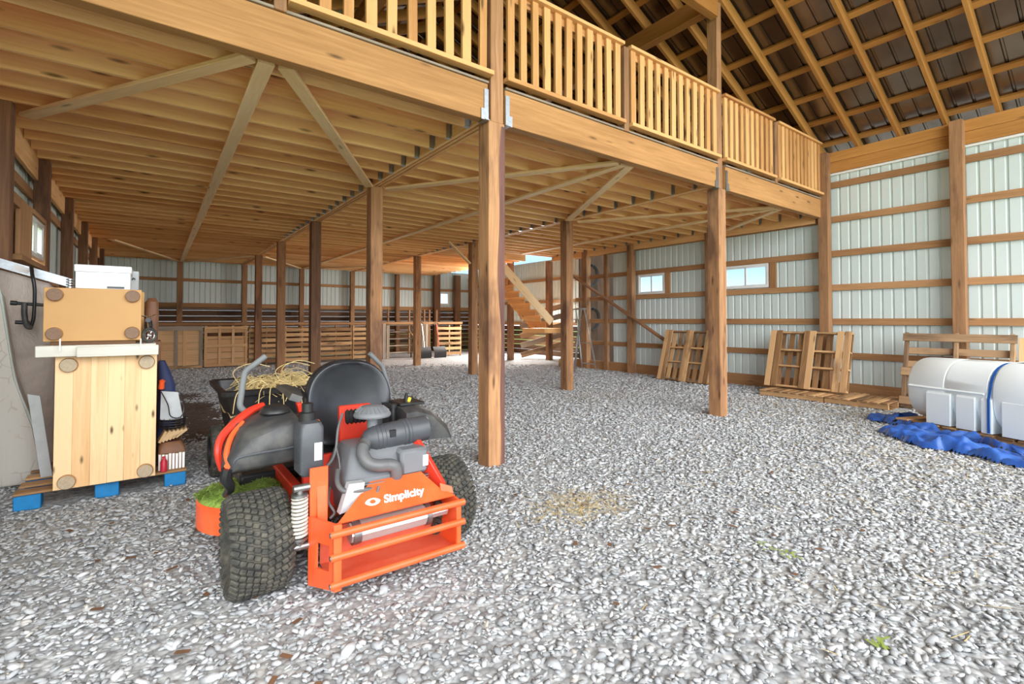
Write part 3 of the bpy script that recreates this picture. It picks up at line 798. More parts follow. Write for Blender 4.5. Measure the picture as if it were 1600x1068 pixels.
for k in range(N_):
    a = 2 * PI * k / N_; oval.append((.995 + .043 * math.copysign(abs(math.cos(a)) ** 1.0, math.cos(a)), .078 + .023 * math.copysign(abs(math.sin(a)) ** 1.35, math.sin(a))))
lg.add([cpt(x, v, .003) for x, v in oval], [tuple(range(N_))])
lg.build('oval_emblem', M['white'], cover, smooth=0)
ed = MB(); ed.add([cpt(.995 + .018 * math.cos(2 * PI * k / 6), .078 + .014 * math.sin(2 * PI * k / 6), .005) for k in range(6)], [tuple(range(6))])
ed.build('emblem_centre', M['orange'], cover, smooth=0)
def lettering(text, size, mat, parent, origin, u, v, shear=0, offset=0, extrude=.001, name='lettering', sx=1.0):
    fc = bpy.data.curves.new('t', 'FONT'); fc.body = text; fc.size = size; fc.shear = shear; fc.offset = offset; fc.extrude = extrude; fc.align_x = 'LEFT'
    to = bpy.data.objects.new('t', fc); COL.objects.link(to)
    dg = bpy.context.evaluated_depsgraph_get(); me = bpy.data.meshes.new_from_object(to.evaluated_get(dg))
    bpy.data.objects.remove(to); bpy.data.curves.remove(fc)
    u, v = nrm(u), nrm(v); w = u.cross(v)
    org = Vector(parent.get('_org', (0, 0, 0))) if parent else Vector()
    for q in me.vertices: q.co = Vector(origin) + u * q.co.x * sx + v * q.co.y + w * q.co.z - org
    me.materials.clear(); me.materials.append(mat)
    o = bpy.data.objects.new(name, me); COL.objects.link(o); o.parent = parent; o['_org'] = list(org)
    return o
lettering('Simplicity', .068, M['white'], cover, cpt(1.052, .055, .004), cu, cv, .28, .0022, sx=.93)

# engine
en = MB()
def erect(x0, x1, y0, y1, z, r): return rrect(x0, x1, y0, y1, z, r, 5)
en.rings([erect(.90, 1.36, 2.76, 3.10, .36, .03), erect(.89, 1.37, 2.74, 3.12, .47, .035), erect(.89, 1.37, 2.735, 3.12, .56, .035), erect(.90, 1.37, 2.75, 3.12, .575, .03), erect(.93, 1.36, 2.80, 3.12, .655, .03), erect(.96, 1.34, 2.84, 3.10, .70, .04), erect(1.0, 1.3, 2.88, 3.06, .71, .04)])
en.bx(.96, 1.2, 2.728, 2.745, .50, .555, .006)
eng = en.build('engine', M['greyplastic'], mw)
MB().bx(1.21, 1.39, 2.72, 2.95, .52, .675, .02).build('blower_housing', M['greyplastic'], eng)
tag(MB().bx(1.35, 1.385, 2.717, 2.72, .565, .63).build('engine_sticker', M['label'], eng), 'white engine sticker')
MB().prism([(.835, .41), (.95, .43), (.972, .555), (.885, .562)], (0, 2.665, 0), (1, 0, 0), (0, 0, 1), -.05).build('valve_cover', M['silver_box'], eng)
fin = MB()
for k in range(9): fin.bx(.98, 1.10, 2.70, 2.74, .38 + k * .018, .386 + k * .018)
for k in range(9): fin.bx(1.12, 1.38, 2.70, 2.73, .40 + k * .014, .405 + k * .014)
fin.build('cooling_fins', M['steel'], eng)
mf = MB(); mf.lathe([(.03, 0), (.052, .005), (.052, .05), (.06, .055), (.06, .43), (.052, .435), (.052, .47), (.034, .475), (.034, .58), (.026, .58)], (.86, 2.60, .325), (1, 0, 0), 8)
mf.build('muffler', M['muffler'], mw)
MB().cyl((.875, 2.60, .325), (.915, 2.60, .325), .063, n=20).build('muffler_clamp', M['steel'], mw)
MB().cyl((1.30, 2.60, .325), (1.325, 2.60, .325), .063, n=20).build('muffler_clamp', M['steel'], mw)

# air cleaner on top
ac = MB()
ac.lathe([(.03, -.02), (.055, 0), (.075, .045), (.078, .05), (.074, .055), (.078, .075), (.074, .08), (.078, .10), (.074, .105), (.078, .13), (.078, .22), (.083, .225), (.083, .24), (.078, .245), (.083, .25), (.083, .265), (.078, .27), (.078, .39), (.07, .40), (.02, .402)], (1.05, 2.87, .735), (1, 0, .06), 32)
can = ac.build('air_cleaner', M['darkgrey'], mw)
MB().bx(1.17, 1.21, 2.79, 2.81, .745, .79, .004).build('clamp_latch', M['black'], can)
tag(lettering('OIL', .03, M['label'], can, (1.285, 2.786, .735), (1, 0, .06), (0, .1, 1), .1), 'pale maker plate lettering') if False else None
pk = MB()
prof = [(.03, -.075), (.034, -.02), (.06, -.015), (.108, -.005), (.112, .005), (.108, .016), (.098, .026), (.066, .052), (.05, .060), (.015, .062)]
pk.lathe(prof, (1.10, 2.90, .872), (0, 0, 1), 36)
for k in range(22):
    a = 2 * PI * k / 22; d = Vector((math.cos(a), math.sin(a), 0)); c = Vector((1.10, 2.90, .872))
    pk.beam(c + d * .10 + Vector((0, 0, .0265)), c + d * .066 + Vector((0, 0, .0535)), .006, .006)
pk.build('intake_cap', M['greyplastic'], can)
el = MB().tube([(1.055, 2.86, .73), (1.02, 2.82, .715), (1.0, 2.78, .68), (1.02, 2.74, .635), (1.07, 2.72, .615), (1.125, 2.72, .61), (1.165, 2.715, .595), (1.18, 2.72, .55), (1.18, 2.74, .50)], .036, 16, 5)
el.build('intake_hose', M['hose'], mw)
MB().lathe([(.041, 0), (.041, .014)], (1.022, 2.822, .717), (-.5, -.6, -.55), 20).build('hose_clamp', M['steel'], mw)
bl = MB(); bl.lathe([(.035, 0)] + [(.047 if k % 2 else .037, .012 * k) for k in range(1, 10)] + [(.035, .12)], (.97, 3.0, .86), (1, -.2, .02), 18)
bl.build('bellows', M['black'], mw)
MB().bx(.985, 1.19, 3.16, 3.20, .60, .90, .006).build('engine_bracket', M['red'], mw)
cb = MB()
cb.tube([(.96, 3.02, .88), (.92, 2.98, .80), (.90, 2.95, .70), (.87, 2.92, .64), (.82, 2.9, .60)], .008, 8, 5)
cb.tube([(.90, 2.95, .70), (.905, 2.9, .62), (.90, 2.86, .52)], .006, 8, 5)
cb.tube([(.87, 2.82, .60), (.845, 2.74, .555), (.87, 2.69, .52), (.95, 2.675, .512), (1.02, 2.69, .50)], .014, 10, 5)
cb.tube([(.84, 2.86, .50), (.81, 2.78, .45), (.83, 2.74, .40), (.80, 2.72, .38)], .007, 8, 5)
cb.tube([(1.0, 2.70, .49), (1.03, 2.66, .47), (1.05, 2.66, .52)], .008, 8, 4)
cb.build('cable', M['hose'], mw)

# spring shock behind the left wheel
sh = MB(); pts = []
for k in range(12 * 11 + 1):
    a = 2 * PI * k / 12; z = .31 + .215 * k / (12 * 11)
    pts.append((.652 + .036 * math.cos(a), 2.745 + .036 * math.sin(a), z))
sp = sh.tube(pts, .0075, 6).build('coil_spring', M['spring'], mw)
MB().cyl((.652, 2.745, .25), (.652, 2.745, .58), .017, n=12).cyl((.62, 2.745, .565), (.70, 2.745, .565), .02, n=12).cyl((.62, 2.745, .26), (.73, 2.745, .26), .018, n=12).lathe([(.042, .52), (.042, .535), (.02, .54)], (.652, 2.745, 0), (0, 0, 1), 16).lathe([(.02, .28), (.042, .30), (.042, .312)], (.652, 2.745, 0), (0, 0, 1), 16).build('damper_rod', M['steel'], sp)

# seat
def seat_ring(y, s, dz=0):
    P = []
    for k in range(40):
        a = 2 * PI * k / 40; c, n = math.cos(a), math.sin(a)
        ex = 2 / 2.35 if n > 0 else 2 / 5
        P.append(Vector((1.14 + s * .295 * math.copysign(abs(c) ** ex, c) * (1.0 if n < 0 else 1.0), y + (.05 * (n + .2)), .885 + dz + s * .285 * math.copysign(abs(n) ** ex, n))))
    return P
sb = MB().rings([seat_ring(3.40, .86), seat_ring(3.385, .93), seat_ring(3.39, .97), seat_ring(3.42, 1.0), seat_ring(3.47, 1.0), seat_ring(3.50, .96), seat_ring(3.515, .86)])
sbo = sb.build('seat_back', M['vinyl'], mw, smooth=60)
MB().tube([(1.14 + .283 * math.copysign(abs(math.cos(a)) ** .85, math.cos(a)), 3.405 + .05 * (math.sin(a) + .2), .885 + .272 * math.copysign(abs(math.sin(a)) ** .85, math.sin(a))) for a in (math.radians(d) for d in range(-20, 201, 10))], .007, 6).build('seat_piping', M['black'], sbo)
MB().rings([erect(.86, 1.42, 3.5, 4.02, .60, .06), erect(.84, 1.44, 3.48, 4.05, .63, .08), erect(.84, 1.44, 3.48, 4.06, .70, .09), erect(.88, 1.40, 3.52, 4.0, .735, .09)]).build('seat_cushion', M['vinyl'], mw, smooth=60)
MB().bx(.80, 1.46, 3.2, 4.1, .545, .60, .01).bx(.86, 1.42, 3.38, 3.46, .575, .62, .006).build('seat_base', M['black'], mw)
MB().rings([[Vector(p) for p in ((.735, 3.40, .935), (.80, 3.38, .91), (.815, 3.38, .95), (.755, 3.40, .975))], [Vector(p) for p in ((.74, 3.56, .95), (.835, 3.56, .94), (.84, 3.56, .985), (.745, 3.56, .99))], [Vector(p) for p in ((.735, 3.80, .965), (.81, 3.80, .965), (.80, 3.80, .99), (.74, 3.8, .99))]]).build('armrest', M['blackmatte'], mw)
MB().beam((.79, 3.38, .915), (.83, 3.42, .76), .03, .05, (0, 1, 0), .004).build('armrest_bracket', M['red'], mw)

# fenders
def fender(rows, name):
    return MB().rings([[Vector(p) for p in r] for r in rows]).build(name, M['blackmatte'], mw, smooth=50)
def frow(y, xs, zs): return [(x, y, z) for x, z in zip(xs, zs)]
fl = fender([frow(2.985, (.70, .70, .60, .46, .385, .40, .52, .62), (.68, .85, .845, .80, .70, .655, .655, .655)),
             frow(3.02, (.705, .705, .60, .44, .352, .352, .50, .62), (.64, .885, .875, .825, .70, .62, .625, .635)),
             frow(3.25, (.71, .71, .58, .42, .34, .335, .50, .62), (.66, .905, .90, .845, .72, .60, .66, .66)),
             frow(3.55, (.71, .71, .58, .43, .36, .35, .50, .62), (.64, .89, .88, .83, .70, .58, .64, .64)),
             frow(3.72, (.70, .70, .58, .44, .38, .37, .50, .62), (.58, .80, .79, .75, .64, .54, .58, .58))], 'fender')
MB().lathe([(.075, 0), (.085, .01), (.08, .025), (.06, .045), (.03, .052), (.012, .053)], (.615, 3.2, .893), (0, 0, 1), 24).build('fuel_cap', M['black'], fl)
MB().tube([(.345, 3.22, .60), (.325, 3.2, .70), (.345, 3.24, .775), (.41, 3.28, .84), (.50, 3.34, .895), (.585, 3.40, .92)], [.014, .02, .024, .026, .026, .016], 8, 5).build('fender_trim', M['red'], fl)
MB().tube([(.36, 3.03, .66), (.352, 3.08, .72), (.385, 3.15, .80), (.45, 3.22, .86)], [.012, .015, .015, .01], 8, 5).build('fender_trim', M['orange'], fl)
MB().tube([(.375, 2.99, .685), (.40, 2.985, .712), (.50, 2.972, .725), (.62, 2.972, .728), (.70, 2.975, .735)], .006, 6, 5).build('fender_seam', M['darkgrey'], fl)
MB().prism([(0, -.025), (.02, 0), (0, .03), (-.018, .003)], (.348, 3.02, .665), (.75, -.6, 0), (0, 0, 1), -.006).build('reflector', M['orange'], fl)
MB().tube([(.35, 3.02, .655), (.345, 3.03, .60), (.37, 3.06, .54), (.36, 3.15, .48)], [.028, .03, .024, .02], 8, 5).build('fender_lip', M['black'], fl)
f2 = fender([frow(3.0, (1.37, 1.37, 1.45, 1.56, 1.66, 1.70, 1.60, 1.45), (.64, .835, .84, .80, .70, .63, .64, .64)),
             frow(3.05, (1.36, 1.36, 1.45, 1.58, 1.70, 1.74, 1.60, 1.45), (.62, .86, .865, .825, .71, .615, .63, .63)),
             frow(3.3, (1.36, 1.36, 1.45, 1.60, 1.72, 1.76, 1.60, 1.45), (.60, .87, .875, .83, .70, .595, .61, .61)),
             frow(3.65, (1.37, 1.37, 1.45, 1.58, 1.68, 1.72, 1.60, 1.45), (.58, .82, .82, .78, .66, .57, .58, .58))], 'fender')
MB().bx(1.37, 1.55, 3.1, 3.3, .868, .886, .006).build('control_panel', M['black'], f2)
MB().cyl((1.44, 3.16, .885), (1.44, 3.16, .93), .014, n=12).cyl((1.50, 3.22, .885), (1.50, 3.22, .91), .018, n=12).cyl((1.46, 3.2, .885), (1.46, 3.2, .94), .01, n=10).build('control_knob', M['black'], f2)
MB().beam((1.452, 3.15, .885), (1.462, 3.15, .915), .022, .012, (0, 1, 0), .002).build('key_tag', M['yellow'], f2)
MB().cyl((1.33, 3.12, .62), (1.33, 3.13, .86), .022, n=14).cyl((1.33, 3.13, .86), (1.33, 3.13, .885), .03, n=14).cyl((1.36, 3.16, .62), (1.355, 3.15, .82), .016, n=12).build('linkage_rod', M['black'], mw)

# levers
MB().tube([(.625, 3.55, 1.215), (.565, 3.56, 1.165), (.515, 3.58, 1.12), (.50, 3.58, 1.07), (.485, 3.57, .96), (.48, 3.56, .90), (.505, 3.52, .865)], .019, 12, 6).build('steering_lever', M['gripgrey'], mw)
MB().tube([(.505, 3.52, .865), (.54, 3.50, .83), (.575, 3.48, .79)], .014, 10, 3).build('lever_stem', M['red'], mw)
MB().tube([(1.335, 3.58, 1.20), (1.40, 3.60, 1.14), (1.45, 3.62, 1.09), (1.475, 3.62, 1.02), (1.50, 3.62, .92), (1.49, 3.60, .86)], .017, 12, 6).build('steering_lever', M['gripgrey'], mw)
MB().tube([(1.49, 3.60, .86), (1.46, 3.55, .80)], .013, 8).build('lever_stem', M['red'], mw)

# mowing deck with clippings on top
dk_ = MB()
def deck_ring(r, z):
    return [Vector((.60 + r * math.cos(t), 3.60 + r * math.sin(t), z)) for t in (PI / 2 + PI * k / 16 for k in range(17))] + \
           [Vector((1.50 + r * math.cos(t), 3.60 + r * math.sin(t), z)) for t in (-PI / 2 + PI * k / 16 for k in range(17))]
dk_.rings([deck_ring(.35, .18), deck_ring(.35, .325), deck_ring(.335, .34)])
dko = dk_.build('mower_deck', M['orange'], mw)
MB().bx(.50, 1.62, 3.68, 3.92, .341, .42, .02).build('belt_cover', M['black'], dko)
gr = MB()
for k in range(5200):
    x = RND.uniform(.235, .76); y = RND.uniform(3.28, 3.95)
    if math.hypot(x - .60, y - 3.60) > .352 and x < .6: continue
    hgt = .13 * math.exp(-((x - .33) / .13) ** 2 - ((y - 3.42) / .18) ** 2) + .08 * math.exp(-((x - .62) / .1) ** 2 - ((y - 3.5) / .2) ** 2)
    z = .34 + hgt * RND.uniform(.3, 1)
    a = RND.uniform(0, 2 * PI); l = RND.uniform(.015, .035); d = Vector((math.cos(a), math.sin(a), RND.uniform(-.3, .5))).normalized() * l
    s_ = Vector((-d.y, d.x, 0)).normalized() * .003; p = Vector((x, y, z))
    gr.add([p - d - s_, p - d + s_, p + d + s_ * .4, p + d - s_ * .4], [(0, 1, 2, 3)])
def mound(u, v):
    a_ = PI / 2 + PI * v; x = .60 + .342 * u * math.cos(a_) + .1 * (1 - u); y = 3.60 + .342 * u * math.sin(a_)
    return (x, y, .339 + (.13 * math.exp(-((x - .33) / .13) ** 2 - ((y - 3.42) / .18) ** 2) + .08 * math.exp(-((x - .62) / .1) ** 2 - ((y - 3.5) / .2) ** 2)) * .8 * min(1, 7 * (1 - u)))
gr.grid(mound, 20, 20)
go = gr.build('grass_clippings', M['grass'], dko, smooth=0); go['kind'] = 'stuff'
MB().cyl((.95, 3.6, .34), (.95, 3.6, .44), .07, n=20).build('spindle_cover', M['black'], dko)

# ================================================================ DUMP CART in front of the mower
ct = thing('dump_cart', (1.0, 5.35, 0), 'black plastic tow-behind dump cart full of straw in front of the mower', 'cart')
def cring(i, z): return rrect(.55 + i, 1.51 - i, 4.92 + i, 5.98 - i, z, .06)
MB().rings([cring(.10, .34), cring(.02, .77), cring(-.03, .78), cring(-.035, .82), cring(-.01, .83), cring(.015, .815), cring(.02, .77), cring(.085, .40)]).build('tub', M['black'], ct, smooth=50)
tag(MB().bx(.545, .575, 4.928, 4.931, .62, .72).build('decal', M['label'], ct), 'white decal') if False else None
for x in (.52, 1.54):
    w = MB().lathe([(.02, -.05), (.12, -.045), (.155, -.05), (.16, .05), (.15, .05), (.13, .01), (.02, .03)], (x, 5.30, .235), (-1 if x < 1 else 1, 0, 0), 28)
    for k in range(6):
        a = 2 * PI * k / 6; w.beam((x - .03, 5.30 + .03 * math.cos(a), .235 + .03 * math.sin(a)), (x - .03, 5.30 + .15 * math.cos(a), .235 + .15 * math.sin(a)), .02, .012, (1, 0, 0))
    wo = w.build('wheel', M['black'], ct)
    t = MB(); R_ = []
    for k in range(48):
        a = 2 * PI * k / 48
        R_.append([Vector((x + s, 5.30 + q * math.cos(a), .235 + q * math.sin(a))) for q, s in ((.155, -.045), (.185, -.055), (.222, -.045), (.232, -.02), (.232, .02), (.222, .045), (.185, .055), (.155, .045))])
    t.rings(R_, cap=False, close=True)
    for k in range(40):
        a = 2 * PI * k / 40
        for s in (-.028, 0, .028):
            n = Vector((0, math.cos(a + s * 3), math.sin(a + s * 3)))
            t.obox(Vector((x + s, 5.30, .235)) + n * .231, Vector((1, 0, 0)), n.cross(Vector((1, 0, 0))), n, .01, .010, .004)
    t.build('tyre', M['rubber'], wo)
MB().cyl((.52, 5.30, .235), (1.54, 5.30, .235), .016, n=10).beam((.75, 5.0, .30), (.75, 5.9, .30), .04, .05).beam((1.2, 5.0, .30), (1.2, 5.9, .30), .04, .05).bx(.7, .76, 5.26, 5.34, .235, .30).bx(1.17, 1.23, 5.26, 5.34, .235, .30).build('axle_frame', M['black'], ct)
MB().beam((.97, 4.55, .33), (.97, 5.2, .30), .05, .05).build('tow_bar', M['steel'], ct)
hs = MB()
for k in range(420):
    x, y = RND.uniform(.8, 1.42), RND.uniform(5.0, 5.9)
    if k < 60: x, y = RND.uniform(.86, 1.3), RND.uniform(4.9, 5.15)
    a = RND.uniform(0, 2 * PI); l = RND.uniform(.06, .2); d = Vector((math.cos(a), math.sin(a), 0)) * l
    z = .72 + RND.uniform(0, .11); top = RND.uniform(.0, .09)
    pts = [(x - d.x, y - d.y, z - RND.uniform(-.02, .03)), (x, y, z + top), (x + d.x, y + d.y, z - RND.uniform(-.04, .06))]
    hs.tube(pts, RND.uniform(.002, .0045), 4, 3)
for (x, y, a, l) in ((.86, 4.95, -2.0, .25), (.92, 4.95, -1.8, .30), (.98, 4.92, -1.5, .26), (.70, 4.92, -2.4, .2), (1.08, 4.95, -1.2, .3)):
    hs.tube([(x, y + .2, .83), (x, y, .86), (x + math.cos(a) * l * .5, y + math.sin(a) * l * .4, .80), (x + math.cos(a) * l * .7, y + math.sin(a) * l * .6, .64)], .004, 5, 4)
for (x, y) in ((.75, 5.3), (1.1, 5.2), (1.2, 5.4)):
    hs.tube([(x, y, .78), (x - .1, y, .95), (x + .05, y, 1.03), (x + .22, y, .99)], .0035, 5, 5)
def hmound(u, v): 
    x = .595 + .87 * u; y = 4.965 + .97 * v
    return (x, y, .58 + .14 * u + .08 * math.sin(PI * u) * math.sin(PI * v) + .02 * math.sin(17 * u + 9 * v))
hs.grid(hmound, 14, 14)
tag(hs.build('straw', M['straw'], smooth=0), 'tangled pale straw and twigs heaped in the black dump cart', 'straw', kind='stuff')
# ================================================================ FURNITURE PILE BY THE MATTRESS WALL
pp = thing('pallet', (-.25, 5.7, 0), 'blue-blocked pallet carrying the pine cabinet and the piled furniture', 'pallet')
for x in (-.80, -.33, .13):
    for y in (5.21, 5.68, 6.12):
        MB().bx(x, x + .155, y, y + .12, .002, .118, .006).build('block', M['blue'], pp)
for y in (5.2, 5.42, 5.66, 5.9, 6.12):
    MB().bx(-.80, .29, y, y + .125, .119, .139, .004).build('deck_board', M['pallet'], pp)

cb_ = thing('pine_cabinet', (-.25, 5.35, .14), 'knotty pine cabinet tipped up so its base with round bun feet faces out', 'cabinet')
cbm = MB()
for i in range(6):
    cbm.bx(-.57 + i * .1058, -.57 + (i + 1) * .1058 - .0006, 5.12, 5.14, .142, 1.165, .0012)
cbm.build('base_panel', M['pine'], cb_)
MB().bx(-.568, .063, 5.141, 5.58, .144, 1.163, .004).build('carcass', M['pine'], cb_)
def bun(parent, x, y, z, r, m, fm):
    b = MB().lathe([(r * .8, 0), (r, .012), (r * .98, .03), (r * .9, .04)], (x, y, z), (0, -1, 0), 28).build('bun_foot', m, parent)
    MB().lathe([(r * .9, .0402), (r * .88, .0412), (.006, .0412), (.006, .039), (.001, .039)], (x, y, z), (0, -1, 0), 28).build('foot_pad', fm, b)
for x, z in ((-.49, .20), (-.005, .20), (-.49, 1.10), (-.005, 1.10)):
    bun(cb_, x, 5.12, z, .056, M['bun'], M['bun_face'])

sb_ = tag(MB().bx(-.672, .055, 5.03, 5.58, 1.17, 1.255, .004).build('table_leaf', M['whiteboard']), 'whitewashed table leaf lying on top of the pine cabinet', 'board')
MB().bx(-.437, .072, 4.985, 5.028, 1.165, 1.245, .004).build('edge_strip', M['whiteboard'], sb_)
MB().bx(-.535, -.527, 4.99, 5.0, 1.22, 1.31).build('clip', M['white'], sb_); MB().bx(-.05, -.042, 4.97, 4.98, 1.22, 1.30).build('clip', M['white'], sb_)

bc = thing('bedside_cabinet', (-.34, 5.3, 1.285), 'tan bedside cabinet on its back, four round feet facing out, above the pine cabinet', 'cabinet')
MB().bx(-.64, -.046, 5.10, 5.118, 1.285, 1.70, .003).build('base_panel', M['mdf'], bc)
MB().bx(-.636, -.05, 5.119, 5.48, 1.288, 1.697, .004).build('carcass', M['pine'], bc)
for x, z in ((-.575, 1.645), (-.105, 1.645), (-.575, 1.345), (-.105, 1.345)):
    bun(bc, x, 5.10, z, .05, M['bun'], M['bun_dark'])
sl = tag(MB().bx(-.60, -.08, 5.12, 5.5, 1.2555, 1.2845, .003).build('spacer_board', M['oldboard']), 'thin dark board under the tan bedside cabinet', 'board')

fb = thing('file_box', (-.29, 5.3, 1.70), 'white cardboard file box with lid on top of the tan bedside cabinet', 'box')
MB().bx(-.462, -.122, 5.11, 5.46, 1.70, 1.845, .004).build('body', M['paper'], fb)
MB().bx(-.470, -.114, 5.10, 5.47, 1.832, 1.888, .005).build('lid', M['paper'], fb)
MB().bx(-.27, -.16, 5.107, 5.1095, 1.705, 1.722).build('hand_slot', M['darkgrey'], fb)
gb_ = tag(MB().bx(-.16, -.072, 5.5, 5.72, 1.70, 1.885, .004).build('carton', M['cardgrey']), 'small printed grey carton beside the white file box', 'box')
MB().prism([(0, 0), (.02, .012), (.028, .002), (.03, .02), (.012, .03), (.002, .016)], (-.125, 5.497, 1.80), (1, 0, 0), (0, 0, 1), -.001).build('bird_mark', M['black'], gb_)
MB().bx(-.16, -.05, 5.485, 5.74, 1.2552, 1.699, .004).build('carton_stand', M['mdf']) if False else None
tag(MB().bx(-.19, -.03, 5.49, 5.78, 1.2555, 1.6995, .004).build('wooden_box', M['mdf']), 'plain tan box standing behind the bedside cabinet, under the grey carton', 'box')
cc = MB()
for k in range(4): cc.lathe([(.012, 0), (.026, .004), (.026, .014), (.012, .018)], (-.50, 5.2, 1.702 + .02 * k), (0, 0, 1), 18)
tag(cc.build('chrome_candle_holder', M['chrome']), 'little ribbed chrome holder beside the white file box', 'ornament')
bb = MB().rings([rrect(-.02, .075, 5.60, 5.9, 1.2555, .03), rrect(-.025, .08, 5.59, 5.92, 1.5, .035), rrect(-.02, .075, 5.60, 5.9, 1.62, .04), rrect(.0, .055, 5.64, 5.86, 1.655, .025)])
tag(MB().bx(-.05, .10, 5.585, 5.95, .139, 1.255, .005).build('storage_box', M['brownhide']), 'tall dark brown box standing behind the pine cabinet', 'box')
tag(bb.build('brown_bag', M['brownhide']), 'rounded brown leather case behind the toy motorcycle', 'bag')
mc = thing('toy_motorcycle', (.005, 5.25, 1.255), 'small black model motorcycle parked on the whitewashed leaf beside the tan cabinet', 'toy')
for y in (5.16, 5.42):
    w = MB().torus((.01, y, 1.322), (.6, -.8, 0), .054, .012).build('wheel', M['rubber'], mc)
    s = MB()
    for k in range(6):
        a = 2 * PI * k / 6; u = Vector((.8, .6, 0))
        s.cyl((.01, y, 1.322), Vector((.01, y, 1.322)) + (u * math.cos(a) + Vector((0, 0, 1)) * math.sin(a)) * .05, .003, n=6)
    s.torus((.01, y, 1.322), (.6, -.8, 0), .042, .005).torus((.01, y, 1.322), (.6, -.8, 0), .012, .007); s.build('spokes', M['chrome'], w)
MB().tube([(.01, 5.16, 1.322), (.0, 5.20, 1.42), (-.005, 5.23, 1.48)], .008, 8, 4).tube([(.01, 5.42, 1.322), (.005, 5.32, 1.35), (.0, 5.24, 1.40)], .008, 8, 4).tube([(-.05, 5.22, 1.485), (.0, 5.23, 1.48), (.05, 5.20, 1.50)], .005, 8, 4).build('fork', M['chrome'], mc)
MB().rings([rrect(-.02, .03, 5.22, 5.40, 1.35, .015), rrect(-.025, .035, 5.20, 5.42, 1.40, .02), rrect(-.015, .025, 5.22, 5.38, 1.45, .015)]).cyl((.0, 5.19, 1.45), (.0, 5.15, 1.45), .02, n=14).rings([rrect(-.015, .02, 5.3, 5.46, 1.445, .01), rrect(-.015, .02, 5.32, 5.45, 1.465, .01)]).build('body', M['black'], mc)

# stacked bric-a-brac on the pallet corner beside the pine cabinet
for i in range(8):
    x = .085 + i * .0245
    h = .145 - .004 * (i % 3)
    o = thing('paperback', (x + .011, 5.36, .139), f'upright pale paperback on the pallet corner, {nth(i + 1)} out from the pine cabinet', 'book', 'upright paperbacks on the pallet corner')
    MB().bx(x, x + .0215, 5.25, 5.46, .1395, .1395 + h, .002).build('cover', M['book'], o)
    MB().bx(x + .003, x + .019, 5.2485, 5.2495, .143, .136 + h).build('page_block', M['paper'], o)
MB().bx(.075, .285, 5.23, 5.52, .139, .1392) if False else None
tag(MB().rings([rrect(.085, .285, 5.24, 5.5, .286, .02), rrect(.085, .275, 5.25, 5.5, .34, .03), rrect(.10, .25, 5.28, 5.48, .375, .04)]).build('brown_parcel', M['brownhide']), 'crumpled brown paper parcel lying on the upright paperbacks', 'parcel')
for i in range(6):
    a = math.radians(28 + i * 5); c = Vector((.115 + i * .027, 5.36, .425 + .004 * i))
    d = Vector((math.sin(a), 0, math.cos(a)))
    o = tag(MB().obox(c, d, Vector((0, 1, 0)), d.cross(Vector((0, 1, 0))), .052, .10, .011, .002).build('booklet', M['book']), f'tan booklet in the leaning fan above the brown parcel, {nth(i + 1)} from the pine cabinet', 'book', 'leaning tan booklets')
bk_ = MB()
for k in range(4): bk_.tube([(.185 + .095 * math.cos(a), 5.37 + .10 * math.sin(a), .50 + .022 * k) for a in (2 * PI * q / 24 for q in range(25))], .005, 6)
for q in range(14):
    a = 2 * PI * q / 14; bk_.cyl((.185 + .095 * math.cos(a), 5.37 + .10 * math.sin(a), .49), (.185 + .10 * math.cos(a), 5.37 + .105 * math.sin(a), .58), .003, n=6)
bk_.lathe([(.001, 0), (.095, .004)], (.185, 5.37, .49), (0, 0, 1), 20)
tag(bk_.build('wire_basket', M['black']), 'dark wire basket in the stack beside the pine cabinet', 'basket')
tag(MB().prism([(.095, .56), (.265, .56), (.225, .80), (.10, .82)], (0, 5.34, 0), (1, 0, 0), (0, 0, 1), -.03).build('pale_board', M['cardgrey']), 'pale tapered panel standing in the dark wire basket', 'board')
cd = MB().tube([(.10, 5.30, .82), (.15, 5.30, .70), (.17, 5.29, .60), (.24, 5.30, .58), (.27, 5.32, .66), (.24, 5.31, .80)], .005, 6, 5)
tag(cd.build('black_cord', M['black']), 'black cord looped over the pale tapered panel', 'cord')
tag(MB().lathe([(.02, 0), (.026, .005), (.026, .09), (.012, .11), (.012, .13), (.001, .132)], (.125, 5.21, .139), (0, 0, 1), 18).build('red_bottle', M['redthing']), 'small red bottle in front of the upright paperbacks', 'bottle')
nv = MB().rings([rrect(.08, .20, 5.40, 5.6, .139, .04), rrect(.075, .205, 5.42, 5.6, .6, .04), rrect(.085, .21, 5.40, 5.6, .86, .05), rrect(.08, .17, 5.42, 5.58, .98, .04), rrect(.08, .13, 5.45, 5.55, 1.08, .02)])
tag(nv.build('navy_coat', M['navy'], smooth=60), 'dark navy coat slumped behind the pale tapered panel', 'clothing')
tag(MB().lathe([(.018, 0), (.024, .01), (.02, .06), (.026, .075), (.001, .09)], (.10, 5.36, .835), (.1, 0, 1), 14).build('orange_figure', M['orange']), 'little orange and dark figure tucked against the pine cabinet', 'ornament')

